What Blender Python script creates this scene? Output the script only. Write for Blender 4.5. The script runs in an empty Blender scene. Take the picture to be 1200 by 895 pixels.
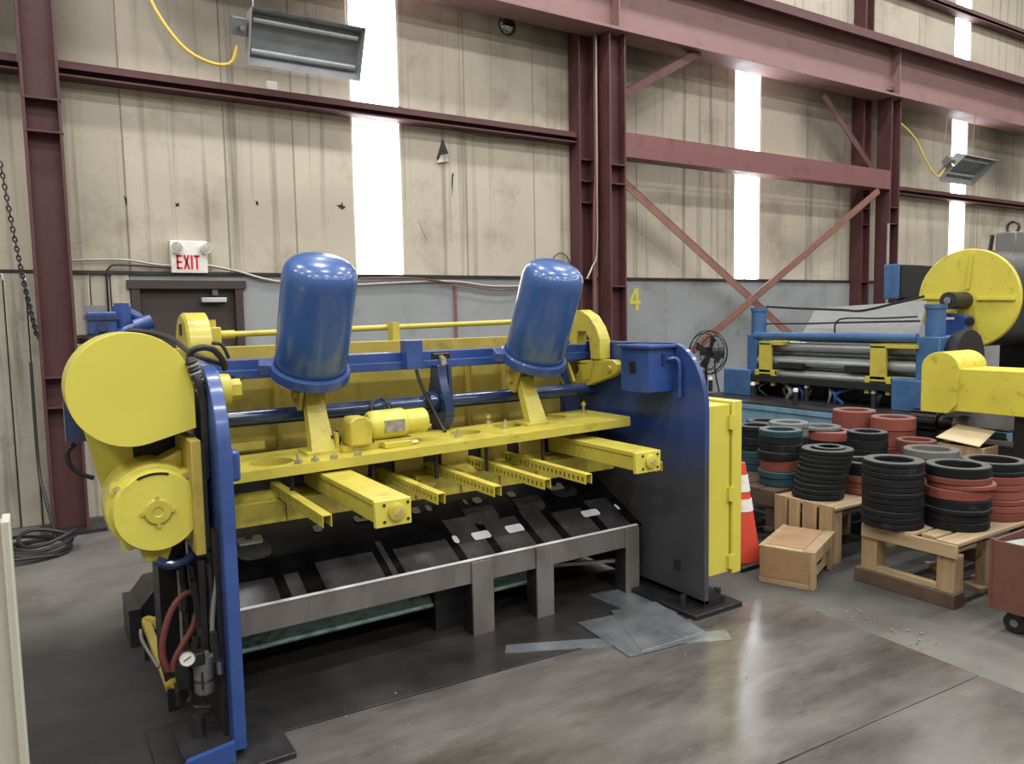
import bpy, bmesh, math, random
from mathutils import Vector, Matrix
from mathutils.geometry import tessellate_polygon
random.seed(7)
SC = bpy.context.scene
COL = SC.collection
PI = math.pi

# ------------------------------------------------------------------ camera
CAM_H = 1.70
FPX, YAW, PITCH, ROLL = 893.4, 0.565744, 0.088639, -0.018716      # focal length in pixels of the 1200 x 895 frame
_fw = Vector((math.sin(YAW)*math.cos(PITCH), math.cos(YAW)*math.cos(PITCH), -math.sin(PITCH)))
_r0 = Vector((math.cos(YAW), -math.sin(YAW), 0)); _u0 = _r0.cross(_fw)
_rt = math.cos(ROLL)*_r0 + math.sin(ROLL)*_u0; _up = _rt.cross(_fw)
CAM = Vector((0, 0, CAM_H))
cd = bpy.data.cameras.new('camera'); cam = bpy.data.objects.new('camera', cd); COL.objects.link(cam)
cd.sensor_width = 36.0; cd.lens = FPX/1200*36.0; cd.clip_start = 0.05; cd.clip_end = 200
cam.matrix_world = Matrix(((_rt.x, _up.x, -_fw.x, 0), (_rt.y, _up.y, -_fw.y, 0), (_rt.z, _up.z, -_fw.z, CAM_H), (0, 0, 0, 1)))
SC.camera = cam

# ------------------------------------------------------------------ world, lights, exposure
SC.view_settings.view_transform = 'Standard'; SC.view_settings.look = 'None'
SC.view_settings.gamma = 1.0; SC.view_settings.use_curve_mapping = False
SC.view_settings.exposure = 0.0
wd = bpy.data.worlds.new('world'); SC.world = wd; wd.use_nodes = True
wd.node_tree.nodes['Background'].inputs[0].default_value = (0.75, 0.85, 1.0, 1)
wd.node_tree.nodes['Background'].inputs[1].default_value = 1.0
SC.cycles.max_bounces = 8; SC.cycles.diffuse_bounces = 5; SC.cycles.glossy_bounces = 4
SC.cycles.sample_clamp_indirect = 6.0
LAMP_W = 175.0
WINDOW_GLOW = 9.0
for ly in (5.0, 1.5, -3.0, -8.0):                                  # rows of high-bay ceiling lamps of the hall
    for lx in (-5.5, -1.5, 2.5, 6.5, 10.5, 14.5, 19.0):
        l = bpy.data.lights.new('high_bay_light', 'AREA'); l.shape = 'RECTANGLE'; l.size = 1.2; l.size_y = 0.45
        l.energy = LAMP_W*{5.0: .90, 1.5: .85, -3.0: 1.15, -8.0: 1.35}[ly]*(.8 if lx > 8 else 1); l.color = (1.0, 0.985, 0.95)
        o = bpy.data.objects.new('high_bay_light', l); o.location = (lx, ly, 8.6); COL.objects.link(o)

# ------------------------------------------------------------------ measuring helpers (pixel of the frame -> point on a known plane)
def ray(x, y): return (x-600)/FPX*_rt - (y-447.5)/FPX*_up + _fw
def PX(x, y, X): d = ray(x, y); return CAM + d*(X/d.x)
def PY(x, y, Y): d = ray(x, y); return CAM + d*(Y/d.y)
def PZ(x, y, Z=0.0): d = ray(x, y); return CAM + d*((Z-CAM_H)/d.z)

# ------------------------------------------------------------------ mesh helpers
W = {}                                                              # world location of every object that parents others
def V(*a): return Vector(a)
class MB:
    def __init__(s): s.v = []; s.f = []
    def _add(s, vs, fs):
        n = len(s.v); s.v += [Vector(p) for p in vs]; s.f += [tuple(i+n for i in f) for f in fs]; return s
    def box(s, x0, x1, y0, y1, z0, z1):
        return s._add([(x, y, z) for x in (x0, x1) for y in (y0, y1) for z in (z0, z1)],
                      [(0, 1, 3, 2), (4, 6, 7, 5), (0, 4, 5, 1), (2, 3, 7, 6), (0, 2, 6, 4), (1, 5, 7, 3)])
    def obox(s, c, size, ax, ay=None):
        ax = Vector(ax).normalized(); ay = Vector(ay if ay else (0, 0, 1)); ay = (ay - ax*ay.dot(ax)).normalized(); az = ax.cross(ay)
        c = Vector(c); a, b, d = [q/2 for q in size]
        return s._add([c+ax*i*a+ay*j*b+az*k*d for i in (-1, 1) for j in (-1, 1) for k in (-1, 1)],
                      [(0, 1, 3, 2), (4, 6, 7, 5), (0, 4, 5, 1), (2, 3, 7, 6), (0, 2, 6, 4), (1, 5, 7, 3)])
    def bar(s, p0, p1, w, h, up=(0, 0, 1)):                         # w across, h along up
        p0 = Vector(p0); p1 = Vector(p1)
        return s.obox((p0+p1)/2, ((p1-p0).length, h, w), p1-p0, up)
    def lathe(s, prof, p0, axis, n=24, a0=0):                       # prof: (distance along axis, radius)
        p0 = Vector(p0); ax = Vector(axis).normalized()
        t = Vector((1, 0, 0)) if abs(ax.x) < .8 else Vector((0, 1, 0))
        e1 = ax.cross(t).normalized(); e2 = ax.cross(e1); b = len(s.v); rings = []
        for d, r in prof:
            if r < 1e-6: rings.append([len(s.v)]); s.v.append(p0+ax*d)
            else:
                rings.append(list(range(len(s.v), len(s.v)+n)))
                s.v += [p0+ax*d+(e1*math.cos(a0+2*PI*i/n)+e2*math.sin(a0+2*PI*i/n))*r for i in range(n)]
        for A, B in zip(rings, rings[1:]):
            for i in range(n):
                j = (i+1) % n
                if len(A) == 1 and len(B) == 1: continue
                if len(A) == 1: s.f.append((A[0], B[i], B[j]))
                elif len(B) == 1: s.f.append((A[i], B[0], A[j]))
                else: s.f.append((A[i], B[i], B[j], A[j]))
        return s
    def cyl(s, p0, p1, r0, r1=None, n=20):
        p0 = Vector(p0); p1 = Vector(p1); L = (p1-p0).length; r1 = r0 if r1 is None else r1
        return s.lathe([(0, 0), (0, r0), (L, r1), (L, 0)], p0, p1-p0, n)
    def tube(s, pts, r, n=8, smooth=4):
        P = [Vector(p) for p in pts]
        if smooth and len(P) > 2:                                   # Catmull-Rom through the points
            Q = []
            for i in range(len(P)-1):
                a = P[max(i-1, 0)]; b = P[i]; c = P[i+1]; d = P[min(i+2, len(P)-1)]
                for k in range(smooth):
                    t = k/smooth
                    Q.append(.5*((2*b)+(c-a)*t+(2*a-5*b+4*c-d)*t*t+(3*b-a-3*c+d)*t**3))
            P = Q+[P[-1]]
        prev = None; rings = []
        for i, p in enumerate(P):
            t = (P[min(i+1, len(P)-1)]-P[max(i-1, 0)])
            t = t.normalized() if t.length > 1e-9 else Vector((0, 0, 1))
            if prev is None:
                h = Vector((0, 0, 1)) if abs(t.z) < .9 else Vector((1, 0, 0)); e = t.cross(h).normalized()
            else: e = (prev - t*prev.dot(t)).normalized()
            prev = e; g = t.cross(e); rings.append(len(s.v))
            s.v += [p+(e*math.cos(2*PI*k/n)+g*math.sin(2*PI*k/n))*r for k in range(n)]
        for a, b in zip(rings, rings[1:]):
            for k in range(n): s.f.append((a+k, b+k, b+(k+1) % n, a+(k+1) % n))
        s.f.append(tuple(range(rings[0], rings[0]+n))); s.f.append(tuple(range(rings[-1], rings[-1]+n)))
        return s
    def torus(s, c, axis, R, r, n=28, m=8):
        ax = Vector(axis).normalized(); t = Vector((1, 0, 0)) if abs(ax.x) < .8 else Vector((0, 1, 0))
        e1 = ax.cross(t).normalized(); e2 = ax.cross(e1); c = Vector(c); b = len(s.v)
        for i in range(n):
            d = e1*math.cos(2*PI*i/n)+e2*math.sin(2*PI*i/n)
            for k in range(m): s.v.append(c+d*(R+r*math.cos(2*PI*k/m))+ax*r*math.sin(2*PI*k/m))
        for i in range(n):
            for k in range(m):
                s.f.append((b+i*m+k, b+(i+1) % n*m+k, b+(i+1) % n*m+(k+1) % m, b+i*m+(k+1) % m))
        return s
    def prism(s, poly, vec, holes=()):
        loops = [[Vector(p) for p in poly]]+[[Vector(p) for p in h] for h in holes]; vec = Vector(vec)
        flat = [p for l in loops for p in l]; n = len(flat); b = len(s.v)
        s.v += flat+[p+vec for p in flat]
        for t in tessellate_polygon(loops): s.f.append(tuple(b+i for i in t)); s.f.append(tuple(b+n+i for i in reversed(t)))
        k = 0
        for l in loops:
            m = len(l)
            for i in range(m): j = (i+1) % m; s.f.append((b+k+i, b+k+j, b+n+k+j, b+n+k+i))
            k += m
        return s
    def build(s, name, mat, parent=None, bevel=0.0, angle=35, origin=None):
        lo = Vector([min(p[i] for p in s.v) for i in range(3)]); hi = Vector([max(p[i] for p in s.v) for i in range(3)])
        c = Vector(origin) if origin is not None else (lo+hi)/2
        if origin is None and parent is None: c.z = lo.z
        me = bpy.data.meshes.new(name); me.from_pydata([p-c for p in s.v], [], s.f)
        bm = bmesh.new(); bm.from_mesh(me); bmesh.ops.recalc_face_normals(bm, faces=bm.faces); bm.to_mesh(me); bm.free()
        me.polygons.foreach_set('use_smooth', [True]*len(me.polygons)); me.set_sharp_from_angle(angle=math.radians(angle))
        me.materials.append(mat)
        o = bpy.data.objects.new(name, me); COL.objects.link(o)
        o.location = c-(W[parent.name] if parent else Vector())
        if parent: o.parent = parent
        W[o.name] = c.copy()
        if bevel:
            m = o.modifiers.new('bevel', 'BEVEL'); m.width = bevel; m.segments = 2; m.limit_method = 'ANGLE'; m.angle_limit = math.radians(40)
        return o
def tag(o, label, cat, group=None):
    o['label'] = label; o['category'] = cat
    if group: o['group'] = group
    return o
def thing(name, label, cat, loc, group=None):
    o = bpy.data.objects.new(name, None); COL.objects.link(o); o.location = loc; o.empty_display_size = .1
    W[o.name] = Vector(loc); return tag(o, label, cat, group)
def struct(o): o['kind'] = 'structure'; return o
def copy_tree(o, parent=None, loc=None):
    c = o.copy(); COL.objects.link(c)
    if parent: c.parent = parent
    if loc is not None: c.location = loc
    for ch in list(o.children): copy_tree(ch, c)
    return c
def circ(cx, cy, r, n=28, a0=0, a1=2*PI): return [(cx+r*math.cos(a0+(a1-a0)*i/n), cy+r*math.sin(a0+(a1-a0)*i/n)) for i in range(n)]
def hull(pts):
    pts = sorted(set((round(x, 5), round(y, 5)) for x, y in pts))
    def half(P):
        h = []
        for p in P:
            while len(h) > 1 and (h[-1][0]-h[-2][0])*(p[1]-h[-2][1])-(h[-1][1]-h[-2][1])*(p[0]-h[-2][0]) <= 0: h.pop()
            h.append(p)
        return h[:-1]
    return half(pts)+half(pts[::-1])

# ------------------------------------------------------------------ materials
def srgb(r, g, b):
    f = lambda c: (c/255/12.92 if c/255 <= .04045 else ((c/255+.055)/1.055)**2.4)
    return (f(r), f(g), f(b), 1)
def nn(nt, t, **kw):
    n = nt.nodes.new(t)
    for k, v in kw.items(): setattr(n, k, v)
    return n
def mat(name, col, rough=.5, metal=0., var=.12, vs=3., dirt=None, da=.0, ds=4., bump=0., bs=40., stretch=(1, 1, 1), rv=.1, coat=0., hue=None, emis=0., spec=.5):
    m = bpy.data.materials.new(name); m.use_nodes = True; nt = m.node_tree; L = nt.links; b = nt.nodes['Principled BSDF']
    geo = nn(nt, 'ShaderNodeNewGeometry'); mp = nn(nt, 'ShaderNodeMapping'); mp.inputs['Scale'].default_value = stretch
    L.new(geo.outputs['Position'], mp.inputs['Vector'])
    n1 = nn(nt, 'ShaderNodeTexNoise'); n1.inputs['Scale'].default_value = vs; n1.inputs['Detail'].default_value = 7; n1.inputs['Roughness'].default_value = .62
    L.new(mp.outputs[0], n1.inputs['Vector'])
    mr = nn(nt, 'ShaderNodeMapRange'); mr.inputs['From Min'].default_value = .3; mr.inputs['From Max'].default_value = .7
    L.new(n1.outputs['Fac'], mr.inputs['Value'])
    mx = nn(nt, 'ShaderNodeMix', data_type='RGBA'); A = [c*(1-var) for c in col[:3]]+[1]; B = [min(1, c*(1+var)) for c in (hue or col)[:3]]+[1]
    mx.inputs[6].default_value = A; mx.inputs[7].default_value = B; L.new(mr.outputs[0], mx.inputs[0]); out = mx.outputs[2]
    if dirt is not None and da > 0:
        n2 = nn(nt, 'ShaderNodeTexNoise'); n2.inputs['Scale'].default_value = ds; n2.inputs['Detail'].default_value = 9; n2.inputs['Roughness'].default_value = .7
        L.new(mp.outputs[0], n2.inputs['Vector'])
        r2 = nn(nt, 'ShaderNodeMapRange'); r2.inputs['From Min'].default_value = .62-.22*da; r2.inputs['From Max'].default_value = .78-.14*da
        r2.inputs['To Max'].default_value = min(1, .45+.5*da); L.new(n2.outputs['Fac'], r2.inputs['Value'])
        m2 = nn(nt, 'ShaderNodeMix', data_type='RGBA'); m2.inputs[7].default_value = dirt
        L.new(r2.outputs[0], m2.inputs[0]); L.new(out, m2.inputs[6]); out = m2.outputs[2]
    L.new(out, b.inputs['Base Color'])
    rr = nn(nt, 'ShaderNodeMapRange'); rr.inputs['From Min'].default_value = .3; rr.inputs['From Max'].default_value = .7
    rr.inputs['To Min'].default_value = max(.02, rough-rv); rr.inputs['To Max'].default_value = min(1, rough+rv)
    L.new(n1.outputs['Fac'], rr.inputs['Value']); L.new(rr.outputs[0], b.inputs['Roughness'])
    b.inputs['Metallic'].default_value = metal; b.inputs['Specular IOR Level'].default_value = spec
    if coat: b.inputs['Coat Weight'].default_value = coat; b.inputs['Coat Roughness'].default_value = .12
    if bump:
        n3 = nn(nt, 'ShaderNodeTexNoise'); n3.inputs['Scale'].default_value = bs; n3.inputs['Detail'].default_value = 5
        L.new(mp.outputs[0], n3.inputs['Vector'])
        bp = nn(nt, 'ShaderNodeBump'); bp.inputs['Strength'].default_value = bump; bp.inputs['Distance'].default_value = .01
        L.new(n3.outputs['Fac'], bp.inputs['Height']); L.new(bp.outputs[0], b.inputs['Normal'])
    m['out'] = 0
    return m
def base_socket(m):
    b = m.node_tree.nodes['Principled BSDF']; return b.inputs['Base Color'].links[0].from_socket, b.inputs['Base Color'], m.node_tree
def add_zmix(m, col, z0, z1, noise=.25, ns=5.0):                    # bare / grimy colour below a wavering height
    src, dst, nt = base_socket(m); L = nt.links
    geo = nn(nt, 'ShaderNodeNewGeometry'); sx = nn(nt, 'ShaderNodeSeparateXYZ'); L.new(geo.outputs['Position'], sx.inputs[0])
    no = nn(nt, 'ShaderNodeTexNoise'); no.inputs['Scale'].default_value = ns; no.inputs['Detail'].default_value = 6; L.new(geo.outputs['Position'], no.inputs['Vector'])
    ma = nn(nt, 'ShaderNodeMath', operation='MULTIPLY_ADD'); ma.inputs[1].default_value = noise; L.new(no.outputs['Fac'], ma.inputs[0]); L.new(sx.outputs['Z'], ma.inputs[2])
    r = nn(nt, 'ShaderNodeMapRange'); r.inputs['From Min'].default_value = z0+noise/2; r.inputs['From Max'].default_value = z1+noise/2
    r.inputs['To Min'].default_value = 1; r.inputs['To Max'].default_value = 0; L.new(ma.outputs[0], r.inputs['Value'])
    mx = nn(nt, 'ShaderNodeMix', data_type='RGBA'); mx.inputs[7].default_value = col
    L.new(r.outputs[0], mx.inputs[0]); L.new(src, mx.inputs[6]); L.new(mx.outputs[2], dst); return m
def add_streaks(m, col, sx=9., sz=.35, lo=.58, hi=.8, amt=.55):     # vertical run-off stains
    src, dst, nt = base_socket(m); L = nt.links
    geo = nn(nt, 'ShaderNodeNewGeometry'); mp = nn(nt, 'ShaderNodeMapping'); mp.inputs['Scale'].default_value = (sx, sx, sz); L.new(geo.outputs['Position'], mp.inputs[0])
    no = nn(nt, 'ShaderNodeTexNoise'); no.inputs['Scale'].default_value = 1.0; no.inputs['Detail'].default_value = 5; no.inputs['Roughness'].default_value = .6; L.new(mp.outputs[0], no.inputs['Vector'])
    r = nn(nt, 'ShaderNodeMapRange'); r.inputs['From Min'].default_value = lo; r.inputs['From Max'].default_value = hi; r.inputs['To Max'].default_value = amt; L.new(no.outputs['Fac'], r.inputs['Value'])
    mx = nn(nt, 'ShaderNodeMix', data_type='RGBA'); mx.inputs[7].default_value = col
    L.new(r.outputs[0], mx.inputs[0]); L.new(src, mx.inputs[6]); L.new(mx.outputs[2], dst); return m
def add_tint(m, lo=.88, hi=1.08):                                   # each piece its own tone
    src, dst, nt = base_socket(m); L = nt.links
    oi = nn(nt, 'ShaderNodeObjectInfo'); r = nn(nt, 'ShaderNodeMapRange'); r.inputs['To Min'].default_value = lo; r.inputs['To Max'].default_value = hi; L.new(oi.outputs['Random'], r.inputs['Value'])
    vm = nn(nt, 'ShaderNodeVectorMath', operation='SCALE'); L.new(src, vm.inputs[0]); L.new(r.outputs[0], vm.inputs['Scale']); L.new(vm.outputs[0], dst); return m
def add_stain(m, c, r0, r1, col, noise=1.2, ns=.9, amt=.85):          # an oily patch with a wavering outline
    src, dst, nt = base_socket(m); L = nt.links
    geo = nn(nt, 'ShaderNodeNewGeometry'); di = nn(nt, 'ShaderNodeVectorMath', operation='DISTANCE'); di.inputs[1].default_value = (c[0], c[1], c[2] if len(c) > 2 else 0); L.new(geo.outputs['Position'], di.inputs[0])
    no = nn(nt, 'ShaderNodeTexNoise'); no.inputs['Scale'].default_value = ns; no.inputs['Detail'].default_value = 8; L.new(geo.outputs['Position'], no.inputs['Vector'])
    ma = nn(nt, 'ShaderNodeMath', operation='MULTIPLY_ADD'); ma.inputs[1].default_value = noise; L.new(no.outputs['Fac'], ma.inputs[0]); L.new(di.outputs['Value'], ma.inputs[2])
    r = nn(nt, 'ShaderNodeMapRange'); r.inputs['From Min'].default_value = r0+noise/2; r.inputs['From Max'].default_value = r1+noise/2; r.inputs['To Min'].default_value = amt; r.inputs['To Max'].default_value = 0; L.new(ma.outputs[0], r.inputs['Value'])
    mx = nn(nt, 'ShaderNodeMix', data_type='RGBA'); mx.inputs[7].default_value = col
    L.new(r.outputs[0], mx.inputs[0]); L.new(src, mx.inputs[6]); L.new(mx.outputs[2], dst); return m
GR = srgb(40, 36, 32)
m_yel = mat('yellow_paint', srgb(188, 175, 70), .42, var=.08, vs=6, dirt=srgb(120, 100, 40), da=.34, ds=9, coat=.12)
m_yel_clean = mat('yellow_guard_paint', srgb(206, 196, 80), .38, var=.04, vs=2, dirt=srgb(150, 130, 50), da=.08, ds=7, coat=.3)
m_yel_grimy = mat('grimy_yellow_paint', srgb(176, 158, 74), .5, var=.12, vs=5, dirt=srgb(84, 70, 36), da=.38, ds=5)
m_yel_chip = mat('chipped_yellow_paint', srgb(202, 190, 70), .45, var=.08, vs=4, dirt=srgb(60, 50, 30), da=.22, ds=11)
m_blue = mat('blue_paint', srgb(46, 74, 136), .38, var=.14, vs=5, dirt=srgb(22, 32, 52), da=.3, ds=6, coat=.3)
m_blue_tank = mat('blue_tank_enamel', srgb(54, 88, 146), .3, var=.06, vs=3, coat=.45, rv=.05)
m_blue_dark = mat('oily_dark_blue_paint', srgb(38, 56, 94), .2, var=.25, vs=6, dirt=srgb(20, 22, 30), da=.5, ds=5, coat=.35)
m_blue_frame = add_zmix(mat('blue_frame_paint', srgb(40, 64, 120), .36, var=.16, vs=4, dirt=srgb(24, 34, 60), da=.3, ds=4, coat=.25), srgb(66, 66, 70), .74, 1.0, .45, 2.6)
m_blue_line = mat('faded_blue_paint', srgb(58, 94, 138), .5, var=.18, vs=6, dirt=srgb(40, 50, 60), da=.35, ds=8)
m_blue_pale = mat('pale_blue_paint', srgb(104, 140, 162), .5, var=.2, vs=5, dirt=srgb(58, 66, 72), da=.4, ds=7)
m_teal = mat('chipped_teal_paint', srgb(160, 196, 196), .6, var=.25, vs=9, dirt=srgb(18, 20, 22), da=.95, ds=9, stretch=(1, 1.6, 1.6))
m_black = mat('black_grease_and_shade', srgb(26, 26, 29), .45, var=.3, vs=8)
m_dark = mat('dark_steel', srgb(50, 49, 51), .4, metal=.3, var=.3, vs=6, dirt=GR, da=.4)
m_chute = mat('polished_black_steel', srgb(20, 20, 23), .16, metal=.35, var=.3, vs=4, rv=.06, spec=.6)
m_chute_reflection = mat('chute_reflection_grey', srgb(80, 79, 83), .3, metal=.5, var=.25, vs=6, dirt=srgb(30, 30, 32), da=.4, ds=7, rv=.1)  # grey of the reflections painted onto the chute
m_leg = mat('bare_steel', srgb(124, 120, 118), .42, metal=.35, var=.2, vs=6, dirt=srgb(60, 56, 54), da=.4, ds=6, stretch=(1, 1, .5))
m_glint_edge = mat('pale_glint_and_worn_edge', srgb(238, 238, 238), .4, var=.05)  # white for painted lamp reflections and for the worn apron edge
m_sheet = mat('galvanised_sheet', srgb(168, 174, 180), .3, metal=.75, var=.14, vs=5, dirt=srgb(100, 104, 108), da=.35, ds=4, rv=.1)
m_chrome = mat('bright_steel', srgb(205, 205, 205), .2, metal=1., var=.1, vs=8)
m_roller = mat('polished_roller_steel', srgb(170, 174, 174), .32, metal=.5, var=.06, vs=3, rv=.04)
m_bolt = mat('plated_bolt', srgb(190, 184, 150), .4, metal=.6, var=.2, vs=20)
m_hose = mat('black_rubber_hose', srgb(34, 34, 36), .5, var=.2, vs=20)
m_hose_red = mat('red_brown_hose', srgb(112, 60, 56), .5, var=.2, vs=20)
m_cable_y = mat('yellow_gas_hose', srgb(222, 190, 84), .5, var=.1)
m_grey_plastic = mat('grey_regulator_body', srgb(118, 118, 120), .45, var=.1, vs=12)
m_white = mat('white_plastic', srgb(226, 226, 222), .45, var=.04, dirt=srgb(160, 150, 135), da=.15)
m_dial = mat('dial_face', srgb(214, 212, 206), .4, var=.05)
m_red_letter = mat('red_lettering', srgb(214, 28, 48), .5, var=.05)
m_plate_label = mat('worn_nameplate', srgb(150, 146, 140), .4, metal=.3, var=.5, vs=30, dirt=srgb(200, 140, 90), da=.4, ds=24)
m_lens = mat('clear_lamp_lens', srgb(196, 190, 176), .2, var=.3, vs=60)
m_maroon = mat('maroon_primer', srgb(84, 48, 51), .6, var=.16, vs=3, dirt=srgb(50, 30, 32), da=.42, ds=3.5)
m_maroon_lt = mat('rose_primer', srgb(138, 106, 105), .6, var=.1, vs=3, dirt=srgb(90, 56, 54), da=.3, ds=4)
m_strut = mat('strut_primer', srgb(116, 74, 74), .6, var=.1, vs=3, dirt=srgb(70, 44, 44), da=.35, ds=4)
m_brace = mat('rusty_brace_primer', srgb(128, 90, 80), .62, var=.16, vs=6, dirt=srgb(86, 52, 44), da=.4, ds=8)
m_conduit = mat('grey_conduit', srgb(164, 160, 154), .4, metal=.5, var=.1)
m_pipe_red = mat('red_sprinkler_pipe', srgb(128, 82, 80), .5, var=.1)
m_wall = add_tint(add_streaks(mat('stained_beige_liner', srgb(184, 176, 160), .7, var=.07, vs=1.3, dirt=srgb(128, 117, 98), da=.5, ds=1.1), srgb(74, 64, 52), 10., .20, .54, .76, .8), .93, 1.03)
for c_ in ((10.9, 7.5, 4.55), (6.5, 7.5, 4.9), (-.3, 7.5, 4.3), (12.3, 7.5, 4.6), (5.4, 7.5, 5.1), (15.9, 7.5, 4.4), (1.9, 7.5, 4.9)): add_stain(m_wall, c_, .25, 1.15, srgb(74, 66, 58), .8, 1.5, .72)
m_conc = add_tint(add_streaks(mat('grey_wall_panel', srgb(140, 144, 147), .7, var=.09, vs=2.2, dirt=srgb(98, 98, 96), da=.32, ds=2.4), srgb(96, 94, 90), 6., .5, .58, .85, .4), .95, 1.05)
m_plank = add_tint(add_streaks(mat('weathered_board', srgb(176, 170, 156), .75, var=.16, vs=3, dirt=srgb(104, 96, 84), da=.4, ds=3), srgb(74, 66, 58), 12., .6, .52, .76, .75), .7, 1.1)
m_floor = mat('worn_concrete', srgb(102, 100, 96), .62, var=.22, vs=1.6, dirt=srgb(60, 57, 55), da=.5, ds=1.2, bump=.12, bs=60, rv=.16)
add_stain(add_stain(m_floor, (.0, 2.3), 2.2, 3.1, srgb(31, 30, 32), 1.6, .7, .92), (4.7, 3.7), 1.0, 2.1, srgb(50, 49, 49))
m_plate = mat('floor_steel', srgb(98, 94, 91), .2, metal=.3, var=.26, vs=2.2, dirt=srgb(62, 52, 46), da=.6, ds=1.5, rv=.1, hue=srgb(112, 109, 106), bump=.02, bs=30, stretch=(.55, 1.5, 1))
m_plate_dark = mat('oily_floor_steel', srgb(60, 58, 58), .34, metal=.3, var=.3, vs=1.8, dirt=srgb(40, 38, 37), da=.5, ds=1.5, rv=.14)
m_wood_y = add_tint(mat('pale_pallet_wood', srgb(168, 146, 114), .7, var=.2, vs=2.4, stretch=(9, 1, 9), dirt=srgb(118, 92, 62), da=.4, ds=2.2), .78, 1.08)
m_wood_x = add_tint(mat('pallet_wood', srgb(164, 142, 112), .7, var=.2, vs=2.4, stretch=(1, 9, 9), dirt=srgb(112, 88, 60), da=.42, ds=2.2), .75, 1.08)
m_wood_z = add_tint(mat('post_wood', srgb(162, 136, 104), .7, var=.2, vs=2.4, stretch=(9, 9, 1), dirt=srgb(108, 82, 56), da=.4, ds=2.2), .75, 1.08)
m_wood_dk = add_tint(mat('oil_dark_wood', srgb(84, 66, 54), .7, var=.3, vs=4, dirt=srgb(34, 28, 26), da=.5, ds=3), .6, 1.1)
m_wood_brown = mat('brown_board', srgb(150, 120, 90), .65, var=.2, vs=4, stretch=(3, 3, 6), dirt=srgb(116, 76, 48), da=.4, ds=4)
m_card = mat('cardboard', srgb(204, 186, 150), .8, var=.06, vs=4)
m_rub_black = add_tint(mat('black_rubber', srgb(24, 26, 29), .68, var=.22, vs=9, dirt=srgb(82, 84, 86), da=.25, spec=.2, ds=12), .7, 1.2)
m_rub_red = add_tint(mat('brick_red_rubber', srgb(128, 72, 62), .6, var=.14, vs=9, dirt=srgb(94, 52, 46), da=.35, spec=.2, ds=9), .75, 1.15)
m_rub_teal = add_tint(mat('dark_teal_rubber', srgb(44, 70, 78), .55, var=.18, vs=9, dirt=srgb(44, 50, 54), da=.3, spec=.2, ds=9), .8, 1.15)
m_rub_grey = add_tint(mat('grey_rubber', srgb(112, 114, 112), .55, var=.18, vs=9, dirt=srgb(64, 62, 60), da=.35, spec=.2, ds=9), .8, 1.1)
m_cone = mat('orange_cone_plastic', srgb(206, 72, 52), .5, var=.08, dirt=srgb(120, 60, 50), da=.25, ds=9)
m_cone_w = mat('white_reflective_sleeve', srgb(224, 222, 222), .5, var=.05, dirt=srgb(150, 146, 142), da=.3, ds=12)
m_rust = mat('rusted_cart_steel', srgb(104, 66, 52), .7, var=.3, vs=5, dirt=srgb(52, 36, 32), da=.55, ds=5)
m_door = mat('dark_brown_door', srgb(60, 50, 50), .5, var=.16, vs=3, dirt=srgb(36, 32, 34), da=.4, ds=3)
m_heater = mat('heater_aluminium', srgb(186, 190, 194), .35, metal=.3, var=.1, vs=6)
m_heater_in = mat('heater_reflector', srgb(130, 134, 140), .45, metal=.2, var=.15, vs=7)
m_paper = mat('white_board_face', srgb(176, 173, 160), .6, var=.03)
m_ceiling = mat('ceiling_sheet', srgb(170, 170, 168), .8, var=.05)
m_coil = mat('grey_rubber_belt', srgb(120, 122, 124), .6, var=.15, vs=8, dirt=srgb(70, 70, 70), da=.35, ds=10, stretch=(3, 1, 1))
m_crumb = mat('wood_crumbs', srgb(140, 134, 108), .8, var=.3, vs=30)
m_mirror = mat('convex_mirror', srgb(150, 152, 156), .06, metal=1.)
def glow(name, col, s):
    m = bpy.data.materials.new(name); m.use_nodes = True; b = m.node_tree.nodes['Principled BSDF']
    b.inputs['Base Color'].default_value = col; b.inputs['Roughness'].default_value = .6
    b.inputs['Emission Color'].default_value = col; b.inputs['Emission Strength'].default_value = s; return m
m_window = glow('daylight_through_fibreglass', (0.93, 0.98, 1.0, 1), WINDOW_GLOW)

# ================================================================== THE HALL
WY = 7.5                                                            # face of the long wall
XL, XR, YB, ZC = -9.0, 24.0, -14.0, 9.0
fl = struct(MB().box(XL, XR, YB, WY+.3, -.2, 0).build('floor', m_floor))
struct(MB().box(XL, XR, YB, WY+.3, ZC, ZC+.2).build('ceiling', m_ceiling))
struct(MB().box(XL-.2, XL, YB, WY+.3, 0, ZC).build('wall_left', m_wall))
struct(MB().box(XR, XR+.2, YB, WY+.3, 0, ZC).build('wall_right', m_wall))
struct(MB().box(XL, XR, YB-.2, YB, 0, ZC).build('wall_front', m_wall))
GZ = 2.12                                                           # top of the grey dado wall
DX0, DX1 = .80, 1.75
wb = struct(MB().box(XL, XR, WY+.10, WY+.3, 0, GZ-.06).build('wall_back', m_black))
seams = [-1.3, -.45, .22, .81, 1.66, 2.30, 'w', 3.44, 4.21, 5.12, 5.80, 6.70, 7.56, 'w', 9.07, 10.11, 11.0, 12.1, 13.1, 'w', 14.70, 15.7, 16.7, 17.7, 18.7, 20, 22, 24]
WIN = [(2.90, 3.44), (8.53, 9.07), (14.16, 14.70)]
edges = [-9, -7, -5, -3.5, -2.4]+[s for s in seams if s != 'w']
for a, b in zip(edges, edges[1:]):
    gap = [w for w in WIN if a < w[0]-.01 and abs(w[1]-b) < .01]
    b2 = gap[0][0] if gap else b
    MB().box(a, b2, WY, WY+.09, GZ, ZC).build('panel', m_wall, wb, bevel=.012)
dado = [1.75, 2.2, 4.0, 5.75, 7.22, 8.32, 9.45, 10.6, 11.7, 13.2, 15, 17, 20, 24]
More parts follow.
